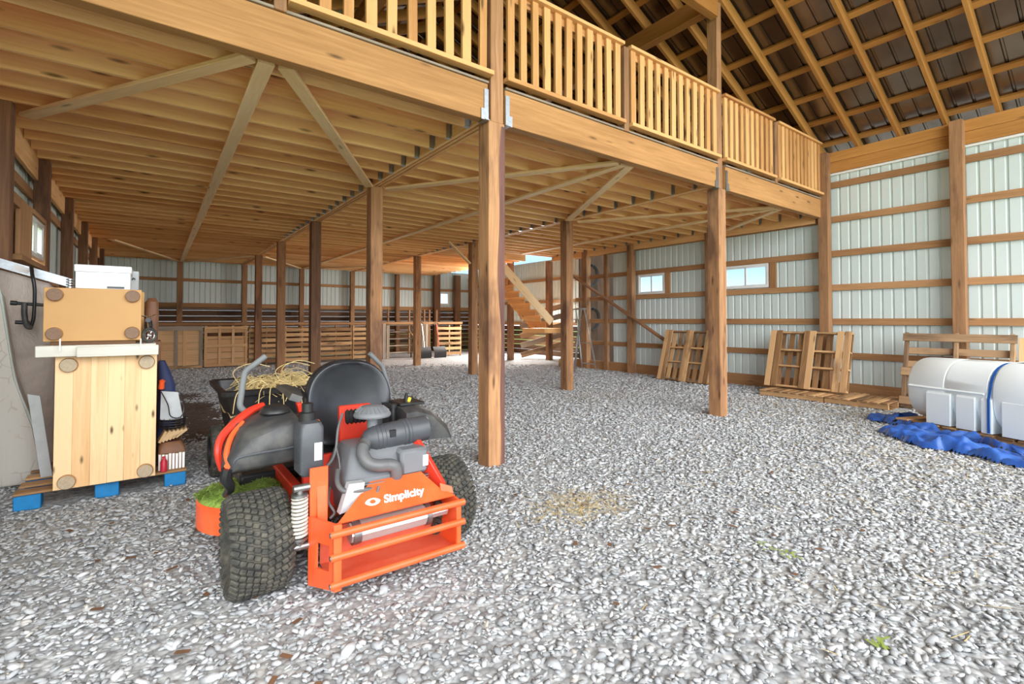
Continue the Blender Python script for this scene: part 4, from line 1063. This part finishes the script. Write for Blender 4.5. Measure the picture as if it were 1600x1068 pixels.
# mattresses against the wall
pro = [(-.75, .02), (-.735, .08), (-.80, .50), (-.925, .95), (-1.02, 1.66), (-1.06, 1.72), (-1.16, 1.72), (-1.19, 1.66), (-1.19, .08), (-1.17, .02)]
ma = MB()
R_ = [[Vector((-.97 + (x + .97) * s, y, .87 + (z - .87) * s)) for x, z in pro] for y, s in ((5.945, .97), (5.955, .99), (5.97, 1.0), (6.13, 1.0), (6.145, .98))]
ma.rings(R_)
mao = tag(ma.build('mattress', M['quilt'], smooth=50), 'quilted floral mattress end leaning on the wall beside the wrapped mattress', 'mattress')
MB().tube([(x + .004, 5.965, z) for x, z in pro[1:6]], .011, 8, 6).build('piping', M['piping'], mao)
prb = [(-1.17, .02), (-.72, .02), (-.69, .06), (-.695, .9), (-.70, 1.72), (-.74, 1.79), (-1.16, 1.93), (-1.19, 1.90), (-1.19, .06)]
mb = MB().rings([[Vector((-.94 + (x + .94) * s, y, .95 + (z - .95) * s)) for x, z in prb] for y, s in ((6.16, .97), (6.175, .99), (6.20, 1.0), (6.37, 1.0), (6.40, .98))])
tag(mb.build('mattress', M['wrap'], smooth=50), 'plastic-wrapped mattress standing on end beside the pine cabinet', 'mattress')
br = MB().beam((-1.19, 6.27, 1.965), (-.60, 6.27, 1.768), .07, .006).beam((-1.19, 6.232, 2.0), (-.60, 6.232, 1.803), .006, .08)
bro = tag(br.build('bed_rail', M['galv']), 'grey steel bed rail lying across the top of the wrapped mattress', 'bed part')
tag(MB().beam((-.98, 6.2275, 1.93), (-.88, 6.2275, 1.897), .002, .055).build('rail_sticker', M['label'], bro), 'white sticker')
pb = thing('pull_up_bar', (-.84, 5.98, 1.35), 'black pull-up bar with foam grips hooked over the bed rail', 'exercise bar')
MB().tube([(-.86, 6.20, 1.90), (-.85, 6.10, 1.93), (-.82, 5.95, 1.84), (-.805, 5.93, 1.76), (-.80, 5.93, 1.66), (-.805, 5.94, 1.48), (-.82, 5.95, 1.40)], .014, 10, 6).build('hook', M['black'], pb)
MB().cyl((-.95, 5.94, 1.598), (-.74, 5.94, 1.582), .014, n=12).build('cross_bar', M['black'], pb)
MB().cyl((-.95, 5.93, 1.598), (-.91, 5.93, 1.596), .02, n=12).build('foam_grip', M['black'], pb)
MB().tube([(-.862, 5.93, 1.60), (-.862, 5.925, 1.50), (-.845, 5.93, 1.40), (-.82, 5.95, 1.385)], .021, 10, 5).build('foam_grip', M['blackmatte'], pb)
MB().cyl((-.92, 5.94, 1.432), (-.83, 5.94, 1.425), .017, n=12).build('foam_grip', M['black'], pb)
tag(MB().rings([rrect(-.79, -.70, 5.93, 5.99, 1.38, .02), rrect(-.80, -.69, 5.92, 6.0, 1.43, .02), rrect(-.78, -.70, 5.94, 5.99, 1.47, .015)]).build('navy_cloth', M['navy']), 'scrap of navy cloth caught behind the tan bedside cabinet', 'cloth') if False else None
tag(MB().prism([(-.79, .84), (-.715, .82), (-.63, .145), (-.70, .14)], (0, 5.62, 0), (1, 0, 0), (0, 0, 1), -.03).build('grey_board', M['cardgrey']), 'narrow grey board leaning between the wrapped mattress and the pine cabinet', 'board')
# ================================================================ ALONG THE TANK WALL
def pallet(name, w, d, lab, loc, rot=(0, 0, 0), nb=9, mat='pallet', group=None, gap=True, wide=()):
    """pallet lying flat in its own frame: w along x (boards spread), d along y (board length)"""
    p = thing(name, loc, lab, 'pallet', group, rot); p['_org'] = [0, 0, 0]
    h = .12
    for y in (0.02, d / 2 - .02, d - .06):
        MB().bx(0, w, y, y + .04, .018, h - .02, .003).build('stringer', M[mat], p, local=True)
    bw = w / nb * .68
    for i in range(nb):
        x = i * (w - bw) / (nb - 1); k = RND.uniform(.88, 1.06) * bw
        MB().bx(x, min(x + k, w), RND.uniform(-.006, .006), d + RND.uniform(-.006, .006), h - .02, h, .003).build('deck_board', M[mat], p, local=True)
    for x in (0, w / 2 - bw / 2, w - bw):
        MB().bx(x, x + bw, 0, d, 0, .018, .003).build('bottom_board', M[mat], p, local=True)
    return p
# two flat pallets end to end along the wall: local x runs along -Y, board length along X
RZ = -PI / 2
pallet('pallet', 1.1, 1.0, 'weathered pallet lying flat, carrying the leaning pallet by the tank wall', (9.45, 4.72, 0), (0, 0, RZ), 8, 'pallet', 'flat pallets by the tank wall')
pallet('pallet', .92, 1.0, 'lighter pallet lying flat between the leaning pallet and the white tank', (9.45, 3.60, 0), (0, 0, RZ), 7, 'pallet', 'flat pallets by the tank wall')
def leaning(lab, y0, y1, xb, zb, xt, zt, mat, nb=9, grp='pallets leaning on the tank wall', horiz=False):
    """stands on its edge at (xb, zb), leans to (xt, zt); local x along -Y, local y up the slope, z towards the viewer"""
    p = thing('pallet', (xb, y0, zb), lab, 'pallet', grp); p['_org'] = [0, 0, 0]
    up = Vector((xt - xb, 0, zt - zb)); d = up.length; up.normalize(); ex = Vector((0, -1, 0)); nz = ex.cross(up)
    p.rotation_euler = Matrix((ex, up, nz)).transposed().to_euler()
    w = y0 - y1; h = .115
    if not horiz:
        bw = w / nb * .66
        for i in range(nb): 
            x = i * (w - bw) / (nb - 1)
            MB().bx(x, x + bw * RND.uniform(.9, 1.08), RND.uniform(-.01, .01) + .008, d + RND.uniform(-.01, .01), 0, .018, .003).build('deck_board', M[mat], p, local=True)
        for y in (.01, d * .36, d * .64, d - .05): MB().bx(.0, w, y, y + .035, .019, h - .019, .003).build('stringer', M[mat], p, local=True)
        for x in (0, w * .085, w * .44, w * .51, w * .835, w * .92):
            MB().bx(x, x + w * .075, .0, d, h - .018, h, .003).build('face_board', M[mat], p, local=True)
    else:
        for i in range(6):
            y = i * (d - .12) / 5; MB().bx(0, w, y, y + .11, 0, .018, .003).build('deck_board', M[mat], p, local=True)
        for x in (0, w / 2 - .03, w - .06): MB().bx(x, x + .05, 0, d, .019, h - .019, .003).build('stringer', M[mat], p, local=True)
        for y in (d - .15, d * .42, .05): MB().bx(-.02, w + .02, y, y + .13, h - .018, h, .003).build('face_board', M[mat], p, local=True)
    return p
leaning('brown pallet leaning on the wall, its foot on a flat pallet', 4.86, 3.42, 10.02, .121, 10.36, 1.21, 'pallet')
leaning('brown pallet leaning on the wall behind the loft front post', 7.42, 6.1, 10.0, .0, 10.38, 1.18, 'pallet', 8)
leaning('grey weathered pallet leaning on the wall behind the white tank', 2.66, 1.34, 10.05, .0, 10.37, 1.22, 'pallet_old', horiz=True)
tag(MB().beam((10.2, 1.2, 0), (10.43, 1.2, 1.18), .26, .03, (-1, 0, .2), .003).build('plank', M['ply']), 'pale plank leaning on the wall past the grey weathered pallet', 'board')

# white leg tank on its pallet: a = along the tank from its far end, b = away from the viewer
TS = Vector((8.46, 1.80, 0)); TD = Vector((-.385, -.923, 0)).normalized(); TN = Vector((TD.y * -1, TD.x, 0)) * 1.0
if TN.x < 0: TN = -TN
def tp(a, b, z): return TS + TD * a + TN * b + Vector((0, 0, z))
pt = thing('pallet', (8.1, 1.0, 0), 'pallet under the white tank with the blue tarp bunched against it', 'pallet')
for i in range(10):
    a = -.21 + i * .19; MB().beam(tp(a, -.44, .118), tp(a, .42, .118), .15, .022, bev=.003).build('deck_board', M['pallet'], pt)
for b in (-.40, 0, .38): MB().beam(tp(-.28, b, .053), tp(1.6, b, .053), .05, .104, bev=.003).build('stringer', M['pallet'], pt)
tk_ = thing('tank', (8.2, 1.1, .13), 'white plastic leg tank strapped in blue beside the tank wall', 'tank')
CZ = .55
def tring(a, r, zc=CZ, n=48):
    P = []
    for k in range(n):
        t = 2 * PI * k / n; c, s = math.cos(t), math.sin(t)
        c = math.copysign(abs(c) ** .78, c); s = math.copysign(abs(s) ** .86, s)
        P.append(tp(a, r * c, max(.15, zc + r * s)))
    return P
tb = MB()
spec = [(-.20, .22), (-.19, .32), (-.165, .375), (-.13, .397), (.28, .403), (.286, .397), (.30, .397), (.306, .403), (.74, .405), (.75, .39), (.80, .39), (.81, .412), (.86, .42), (1.7, .42), (1.74, .39)]
tb.rings([tring(a, r) for a, r in spec])
tb.build('tank_body', M['poly'], tk_, smooth=45)
lg_ = [(.10, .37), (.44, .63), (.70, .80), (.90, 1.18), (1.28, 1.55)]
for a0, a1 in lg_:
    def sec(a, da):
        return [tp(a + da, b, z) for b, z in ((-.43, .142), (-.425, .52), (-.37, .585), (.37, .585), (.425, .52), (.43, .142))]
    MB().rings([sec(a0, 0), sec(a0 + .008, 0), sec(a1 - .008, 0), sec(a1, 0)]).build('leg', M['poly'], tk_)
MB().rings([[tp(-.13, b, z) for b, z in ((-.39, .56), (-.418, .585), (-.39, .61))], [tp(.72, b, z) for b, z in ((-.39, .56), (-.422, .585), (-.39, .61))]]).build('shoulder_rib', M['poly'], tk_)
MB().lathe([(.001, 0), (.20, 0), (.21, .012), (.20, .03), (.16, .04), (.001, .042)], tp(1.22, 0, .955), (0, 0, 1), 32).build('lid', M['black'], tk_)
MB().beam(tp(.86, -.12, .945), tp(1.0, -.12, .965), .05, .02).build('lid_catch', M['black'], tk_)
sp_ = MB()
R_ = []
for k in range(-2, 27):
    t = math.radians(-100 + 0) if k < 0 else 0
ang = [PI * .06 + (PI * 1.0) * k / 22 for k in range(23)]
pts = [(-.436, .15), (-.434, .36), (-.430, .53)] + [(.405 * math.copysign(abs(math.cos(PI - PI * k / 16)) ** .78, math.cos(PI - PI * k / 16)), CZ + .402 * math.sin(PI * k / 16) ** .86) for k in range(1, 16)] + [(.430, .53), (.436, .15)]
R_ = [[tp(.765, b, z), tp(.79, b, z), tp(.79, b * 1.012, z + .004), tp(.765, b * 1.012, z + .004)] for b, z in pts]
tag(sp_.rings(R_).build('ratchet_strap', M['strap']), 'blue strap running round the white tank', 'strap')

# blue tarpaulin crumpled on the gravel in front of the tank
from mathutils import noise as mn
tr = MB()
def blob(x, y, cx, cy, ang, L, W):
    u = (x - cx) * math.cos(ang) + (y - cy) * math.sin(ang); v = -(x - cx) * math.sin(ang) + (y - cy) * math.cos(ang)
    return 1 - (abs(u / L) ** 3 + abs(v / W) ** 2.2)
ang = math.atan2(-.9, -.42)
BL = ((7.38, 1.85, ang - .35, .5, .22), (7.2, 1.35, ang, .85, .20), (7.0, .72, ang + .15, .9, .16), (7.78, 1.42, ang, .50, .13), (7.62, 1.10, ang, .25, .15), (8.50, 2.33, ang + .9, .33, .16), (8.20, 2.08, ang, .35, .15), (7.85, 1.75, ang, .4, .14))
NX, NY = 170, 200; x0, x1, y0, y1 = 6.4, 9.0, -.2, 2.75
def th(x, y):
    w = mn.noise(Vector((x * 3, y * 3, .3))) * .35
    m = max(blob(x, y, *b) for b in BL) + w * .6
    if m <= 0: return None
    rdg = abs(mn.noise(Vector((x * 4.5 + y * 1.5, y * 2.4 - x * 1.2, 1.7)))) * .17 + abs(mn.noise(Vector((x * 13 + 3 * y, y * 7, 4.1)))) * .05
    return max(.004, .012 + min(1, m * 2.2) * (.045 + rdg))
idx = {}; V = []; F = []
for i in range(NX + 1):
    for j in range(NY + 1):
        x = x0 + (x1 - x0) * i / NX; y = y0 + (y1 - y0) * j / NY; z = th(x, y)
        if z is not None:
            q = Vector((x, y, 0)) - TS
            if -.30 < q.dot(TD) < 1.65 and q.dot(TN) > -.455: continue
            idx[(i, j)] = len(V); V.append((x + mn.noise(Vector((x * 9, y * 9, 7))) * .03, y + mn.noise(Vector((x * 9, y * 9, 9))) * .03, z))
for i in range(NX):
    for j in range(NY):
        q = [idx.get(k) for k in ((i, j), (i + 1, j), (i + 1, j + 1), (i, j + 1))]
        if None not in q: F.append(tuple(q))
tr.add(V, F)
tag(tr.build('tarpaulin', M['tarp'], smooth=32), 'blue tarp crumpled on the gravel in front of the white tank', 'tarp')

# step ladder by the stairs
ld = thing('step_ladder', (10.0, 10.2, 0), 'aluminium step ladder standing open beside the stairs', 'ladder')
TX, TZ = 9.98, 1.76
for y0, y1 in ((9.88, 10.02), (10.46, 10.36)):
    MB().beam((9.52, y0, .0), (TX - .06, y1, TZ), .025, .065, (1, 0, 0), .003).build('front_rail', M['alu'], ld)
    MB().beam((10.40, y0, .0), (TX + .08, y1, TZ), .022, .04, (1, 0, 0), .003).build('rear_leg', M['alu'], ld)
for k in range(5):
    f = (k + 1) / 6; x = 9.52 + (TX - .06 - 9.52) * f; z = TZ * f
    MB().bx(x - .02, x + .07, 9.9 + .12 * f, 10.44 - .08 * f, z - .012, z + .012, .003).build('step', M['alu'], ld)
for f in (.10, .45): 
    x = 10.40 + (TX + .08 - 10.40) * f; MB().bx(x - .01, x + .01, 9.9 + .12 * f, 10.44 - .08 * f, TZ * f - .012, TZ * f + .012).build('brace_bar', M['alu'], ld)
MB().bx(TX - .12, TX + .12, 9.98, 10.40, TZ - .01, TZ + .03, .005).build('top_cap', M['alu'], ld)
# hoses hanging in the open bay behind the ladder
for i, (y, z, lab) in enumerate(((11.45, 2.9, 'upper'), (11.5, 1.5, 'lower'))):
    hz = MB()
    for k in range(3):
        pts = [(y + (.28 + .03 * k) * math.cos(a), 11.105 - .02 * k, z + (.30 + .03 * k) * math.sin(a)) for a in (2 * PI * q / 20 for q in range(21))]
        hz.tube(pts, .013, 8)
    hz.cyl((y, 11.122, z + .30), (y, 11.02, z + .32), .02, n=8)
    tag(hz.build('coiled_hose', M['black']), f'black hose coil in the open bay behind the ladder, the {lab} coil', 'hose')
# ================================================================ STALL FRONT NEAR THE BACK WALL
FY = 17.4
rl = MB()
x = -1.0
while x < 10.4:
    w = min(RND.uniform(2.2, 3.4), 10.4 - x); rl.bx(x, x + w, FY - .02, FY + .10, 1.285, 1.375, .004); x += w
tag(rl.build('top_rail', M['girt'], smooth=0), 'long board capping the pallet stall front near the back wall', 'rail')
def stall(name, x0, x1, lab, mat, frame):
    r = thing(name, ((x0 + x1) / 2, FY, 0), lab, 'panel', 'panels of the stall front')
    frame(r, x0, x1); return r
def f_ply(r, x0, x1):
    for i in range(5):
        z0 = .10 + i * .23; MB().bx(x0, x1, FY + .06, FY + .075, z0, z0 + .226).build('board', M['ply'], r)
    for x, m in ((x0, 'ply'), (x0 + (x1 - x0) * .36, 'greyboard'), (x0 + (x1 - x0) * .55, 'ply'), (x1 - .09, 'greyboard')): MB().bx(x, x + .09, FY, FY + .055, .02, 1.27, .003).build('stud', M[m], r)
    MB().bx(x0, x1, FY - .02, FY - .002, 1.14, 1.27, .003).build('crosspiece', M['greyboard'], r); MB().bx(x0, x1, FY - .02, FY - .002, .02, .09, .003).build('crosspiece', M['pallet'], r)
def f_lat(r, x0, x1):
    for i in range(6):
        z0 = .06 + i * .2; MB().bx(x0, x1, FY + .10, FY + .12, z0, z0 + (.19 if i != 4 else .09)).build('board', M['ply'], r)
    for i in range(4): x = x0 + (x1 - x0 - .07) * i / 3; MB().bx(x, x + .07, FY, FY + .05, .05, 1.27, .003).build('stud', M['ply'], r)
    for z in (.03, .62, 1.17): MB().bx(x0, x1, FY - .02, FY - .002, z, z + .085, .003).build('crosspiece', M['ply'], r)
def f_pal(r, x0, x1):
    for i in range(7): z0 = .08 + i * .165; MB().bx(x0, x1, FY - .02, FY - .002, z0, z0 + .105 + RND.uniform(-.01, .012), .003).build('slat', M['pallet'], r)
    for i in range(6): z0 = .12 + i * .2; MB().bx(x0, x1, FY + .08, FY + .095, z0, z0 + .09, .003).build('back_slat', M['pallet_old'], r)
    for x in (x0 + .01, (x0 + x1) / 2 - .02, x1 - .05): MB().bx(x, x + .04, FY, FY + .078, .03, 1.26, .003).build('stringer', M['pallet'], r)
stall('stall_partition', -.95, .18, 'boarded panel of the stall front behind the mattress pile', None, f_ply)
stall('stall_partition', .22, 1.33, 'pale boarded stall panel with grey-stained studs, behind the pine cabinet', None, f_ply)
stall('stall_partition', 1.37, 2.53, 'stall panel with open square framing, between pale boards and pallets', None, f_lat)
PX = (2.56, 3.62, 4.72, 5.86, 6.92)
for i in range(4): stall('stall_pallet', PX[i], PX[i + 1] - .03, f'slatted pallet upright in the stall front, {nth(i + 1)} from the square-framed panel', None, f_pal)
for i, (x, h) in enumerate(((6.97, 1.32), (7.12, 1.26), (8.22, 1.3), (8.38, 1.24), (8.55, 1.3), (8.72, 1.3))):
    tag(MB().bx(x, x + .12, FY - .03, FY + .0 - .002, .0, h, .003).build('upright_board', M['greyboard']), f'grey upright board of the stall front, {nth(i + 1)} past the slatted pallets', 'board', 'grey upright boards by the stall gate')
gt = thing('stall_gate', (7.75, FY, 0), 'dark gateway with pale horizontal bars in the stall front', 'gate')
for i in range(5): MB().beam((7.25, FY + .12, .22 + .26 * i), (8.22, FY + .12, .22 + .26 * i), .03, .045, bev=.003).build('bar', M['greyboard'], gt)
for x in (7.26, 8.17): MB().bx(x, x + .05, FY + .14, FY + .18, 0, 1.28, .003).build('gate_stile', M['greyboard'], gt)
for i, x in enumerate((7.95, 8.9, 9.6, 9.85, 10.2)):
    tag(MB().bx(x, x + .07, 19.3, 19.37, 0, 1.9, .003).build('inner_stud', M['wallpost'], smooth=0), f'thin stud in the dark stall behind the gate, {nth(i + 1)} from the gateway', 'post', 'studs in the dark stall')
def f_pal2(r, x0, x1):
    for i in range(6): z0 = .06 + i * .2; MB().bx(x0, x1, FY - .10, FY - .085, z0, z0 + .11, .003).build('slat', M['pallet'], r)
    for x in (x0, (x0 + x1) / 2 - .02, x1 - .05): MB().bx(x, x + .05, FY - .083, FY - .025, .0, 1.26, .003).build('stringer', M['pallet'], r)
stall('stall_pallet', 9.2, 10.3, 'slatted pallet standing behind the snow shovels', None, f_pal2)
# snow shovels leaning on the stall front
def shovel(x, y, lab, red=False):
    s = thing('snow_shovel', (x, y, 0), lab, 'shovel', 'snow shovels by the stall')
    MB().grid(lambda u, v: (x - .26 + .52 * u, y - .06 * math.sin(PI * v) - .10 * (1 - v), .02 + .42 * v), 6, 8).build('blade', M['black'], s)
    MB().tube([(x, y + .0, .40), (x + .02, y + .12, .8), (x + .03, y + .30, 1.3)], .017, 8, 3).build('shaft', M['red' if red else 'alu'], s)
    MB().tube([(x - .06, y + .27, 1.24), (x - .05, y + .31, 1.33), (x + .10, y + .31, 1.33), (x + .11, y + .27, 1.24)], .014, 8, 3).build('grip', M['black'], s)
shovel(8.35, 16.75, 'black snow shovel leaning on the stall front beside the gate')
shovel(8.95, 16.7, 'red-shafted black snow shovel in front of the slatted pallet', True)
tag(MB().tube([(8.25, 16.9, .02), (8.1, 17.0, .7), (7.98, 17.25, 1.05)], .02, 8, 3).build('broom_handle', M['pallet']), 'thin wooden handle leaning by the stall gate', 'tool')
tag(MB().rings([rrect(8.9, 9.3, 17.0, 17.3, 0.9, .05), rrect(8.88, 9.32, 16.98, 17.29, 1.1, .06), rrect(8.95, 9.25, 17.05, 17.29, 1.22, .06)]).build('red_cloth', M['red']), 'red cloth hung over the stall rail', 'cloth') if False else None
# slanting planks and dim clutter past the stairs
sk = MB()
for i in range(5):
    tag(MB().beam((11.3, 14.6 + .02 * i, .12 + .36 * i), (12.9, 13.6, .62 + .36 * i), .03, .20, bev=.003).build('slanting_plank', M['greyboard' if i % 2 else 'pallet_old']), f'slanting plank under the stairs, {nth(i + 1)} up from the ground', 'board', 'slanting planks under the stairs')
tag(MB().lathe([(.10, 0), (.13, .01), (.13, .04), (.07, .06), (.07, .17), (.13, .19), (.13, .22), (.10, .23)], (10.15, 11.2, .13), (.6, -.8, 0), 24).build('cable_reel', M['pallet']), 'small wooden cable reel on the gravel under the stair landing', 'reel')
# ================================================================ LOOSE GROUND COVER
def gravel_mesh():
    rng = np.random.default_rng(3)
    t = (1 + 5 ** .5) / 2
    ico = np.array([(-1, t, 0), (1, t, 0), (-1, -t, 0), (1, -t, 0), (0, -1, t), (0, 1, t), (0, -1, -t), (0, 1, -t), (t, 0, -1), (t, 0, 1), (-t, 0, -1), (-t, 0, 1)]) / math.sqrt(1 + t * t)
    fc = np.array([(0, 11, 5), (0, 5, 1), (0, 1, 7), (0, 7, 10), (0, 10, 11), (1, 5, 9), (5, 11, 4), (11, 10, 2), (10, 7, 6), (7, 1, 8), (3, 9, 4), (3, 4, 2), (3, 2, 6), (3, 6, 8), (3, 8, 9), (4, 9, 5), (2, 4, 11), (6, 2, 10), (8, 6, 7), (9, 8, 1)])
    # positions: in the visible wedge in front of the viewer, thinning with distance
    N = 330000
    d = np.sqrt(rng.uniform(1.6 ** 2, 16.0 ** 2, N)); s = rng.uniform(-1.13, 1.13, N)
    x = d * math.sin(YAW) + d * s * math.cos(YAW); y = d * math.cos(YAW) - d * s * math.sin(YAW)
    dens = np.where(d < 4.5, 1.0, np.where(d < 7, .72, np.where(d < 10, .5, np.clip(.3 - (d - 13) * .09, 0.03, .3))))
    ok = (rng.uniform(0, 1, N) < dens) & (x > X_L + .12) & (x < X_R - .1)
    for (ax0, ax1, ay0, ay1) in ((-.8, .29, 5.2, 6.25), (9.45, 10.45, 2.5, 4.72)): ok &= ~((x > ax0) & (x < ax1) & (y > ay0) & (y < ay1))
    x, y, d = x[ok], y[ok], d[ok]; n = len(x)
    size = rng.gamma(9, 1 / 9, n) * .0148 * np.where(d < 4.5, 1, np.where(d < 7, 1.12, np.where(d < 10, 1.3, 1.6)))
    S = size[:, None] * np.stack([rng.uniform(1.0, 1.6, n), rng.uniform(.6, .95, n), rng.uniform(.30, .5, n)], 1)
    V = ico[None] * (1 + rng.uniform(-.28, .22, (n, 12, 1))) * S[:, None, :]
    def rot(a, i, j, V):
        c, s_ = np.cos(a)[:, None], np.sin(a)[:, None]; p, q = V[:, :, i].copy(), V[:, :, j].copy()
        V[:, :, i] = p * c - q * s_; V[:, :, j] = p * s_ + q * c
    rot(rng.normal(0, .26, n), 0, 2, V); rot(rng.normal(0, .26, n), 1, 2, V); rot(rng.uniform(0, 2 * PI, n), 0, 1, V)
    V[:, :, 0] += x[:, None]; V[:, :, 1] += y[:, None]; V[:, :, 2] += (rng.uniform(0, .016, n))[:, None]
    F = (fc[None] + (np.arange(n) * 12)[:, None, None]).reshape(-1, 3)
    me = bpy.data.meshes.new('gravel'); me.vertices.add(n * 12); me.vertices.foreach_set('co', V.astype(np.float32).ravel())
    me.loops.add(F.size); me.loops.foreach_set('vertex_index', F.astype(np.int32).ravel())
    me.polygons.add(len(F)); me.polygons.foreach_set('loop_start', np.arange(0, F.size, 3, dtype=np.int32)); me.polygons.foreach_set('loop_total', np.full(len(F), 3, dtype=np.int32))
    me.update(calc_edges=True)
    a = me.attributes.new('tone', 'FLOAT', 'POINT'); a.data.foreach_set('value', np.repeat(rng.uniform(0, 1, n), 12).astype(np.float32))
    me.materials.append(M['stone'])
    o = bpy.data.objects.new('gravel', me); COL.objects.link(o)
    return tag(o, 'loose pale grey crushed stone covering the barn floor', 'gravel', kind='stuff')
gravel_mesh()

def litter(name, mat, n, centres, l0, l1, w, lab, z0=.016):
    m = MB()
    for k in range(n):
        cx, cy, sx, sy = centres[RND.randrange(len(centres))]
        x, y = RND.gauss(cx, sx), RND.gauss(cy, sy)
        if x > 10.4: continue
        a = RND.uniform(0, PI); l = RND.uniform(l0, l1); d = Vector((math.cos(a), math.sin(a), RND.uniform(-.08, .12))) * l; s_ = Vector((-math.sin(a), math.cos(a), 0)) * w
        p = Vector((x, y, z0 + RND.uniform(0, .016)))
        m.add([p - d - s_, p - d + s_, p + d + s_, p + d - s_], [(0, 1, 2, 3)])
    return tag(m.build(name, M[mat], smooth=0), lab, name.split('_')[-1], kind='stuff')
litter('scattered_straw', 'straw', 2600, [(2.7, 2.75, .22, .15), (6.9, 6.4, .5, .4), (8.4, 4.0, .5, .6), (9.0, 3.2, .4, .7), (8.7, 2.5, .4, .3), (6.6, 1.6, .6, .5), (5.3, 1.7, 1.2, 1.0), (7.6, 3.2, .8, .9), (8.0, 16.2, 1.2, .5)], .02, .07, .0022,
       'pale straw strewn over the gravel towards the white tank')
litter('fallen_leaves', 'leaf', 70, [(.3, 2.6, .5, .5), (-.2, 3.6, .5, .6), (2.8, 2.0, 1.0, .8), (4.2, 2.6, 1.4, 1.0)], .012, .03, .013, 'curled brown leaf scraps on the gravel around the mower')
litter('green_sprigs', 'green_leaf', 26, [(3.18, 1.4, .05, .03), (3.15, 1.55, .04, .02), (2.63, .79, .04, .02)], .015, .035, .006, 'small green sprigs lying on the open gravel')
so = MB()
def soil(u, v):
    x = -.55 + 1.75 * u; y = 6.4 + 5.6 * v
    e = min(u, 1 - u) * 4 * min(1, 4 * v) * min(1, 4 * (1 - v))
    n = mn.noise(Vector((x * 2, y * 1.2, 0)))
    return (x + .1 * n, y, -.02 + min(1, e) * (.05 + .04 * n) + .012 * mn.noise(Vector((x * 14, y * 14, 2))))
so.grid(soil, 44, 90)
tag(so.build('dark_soil', M['soil']), 'patch of dark damp soil on the floor behind the dump cart', 'soil', kind='stuff')
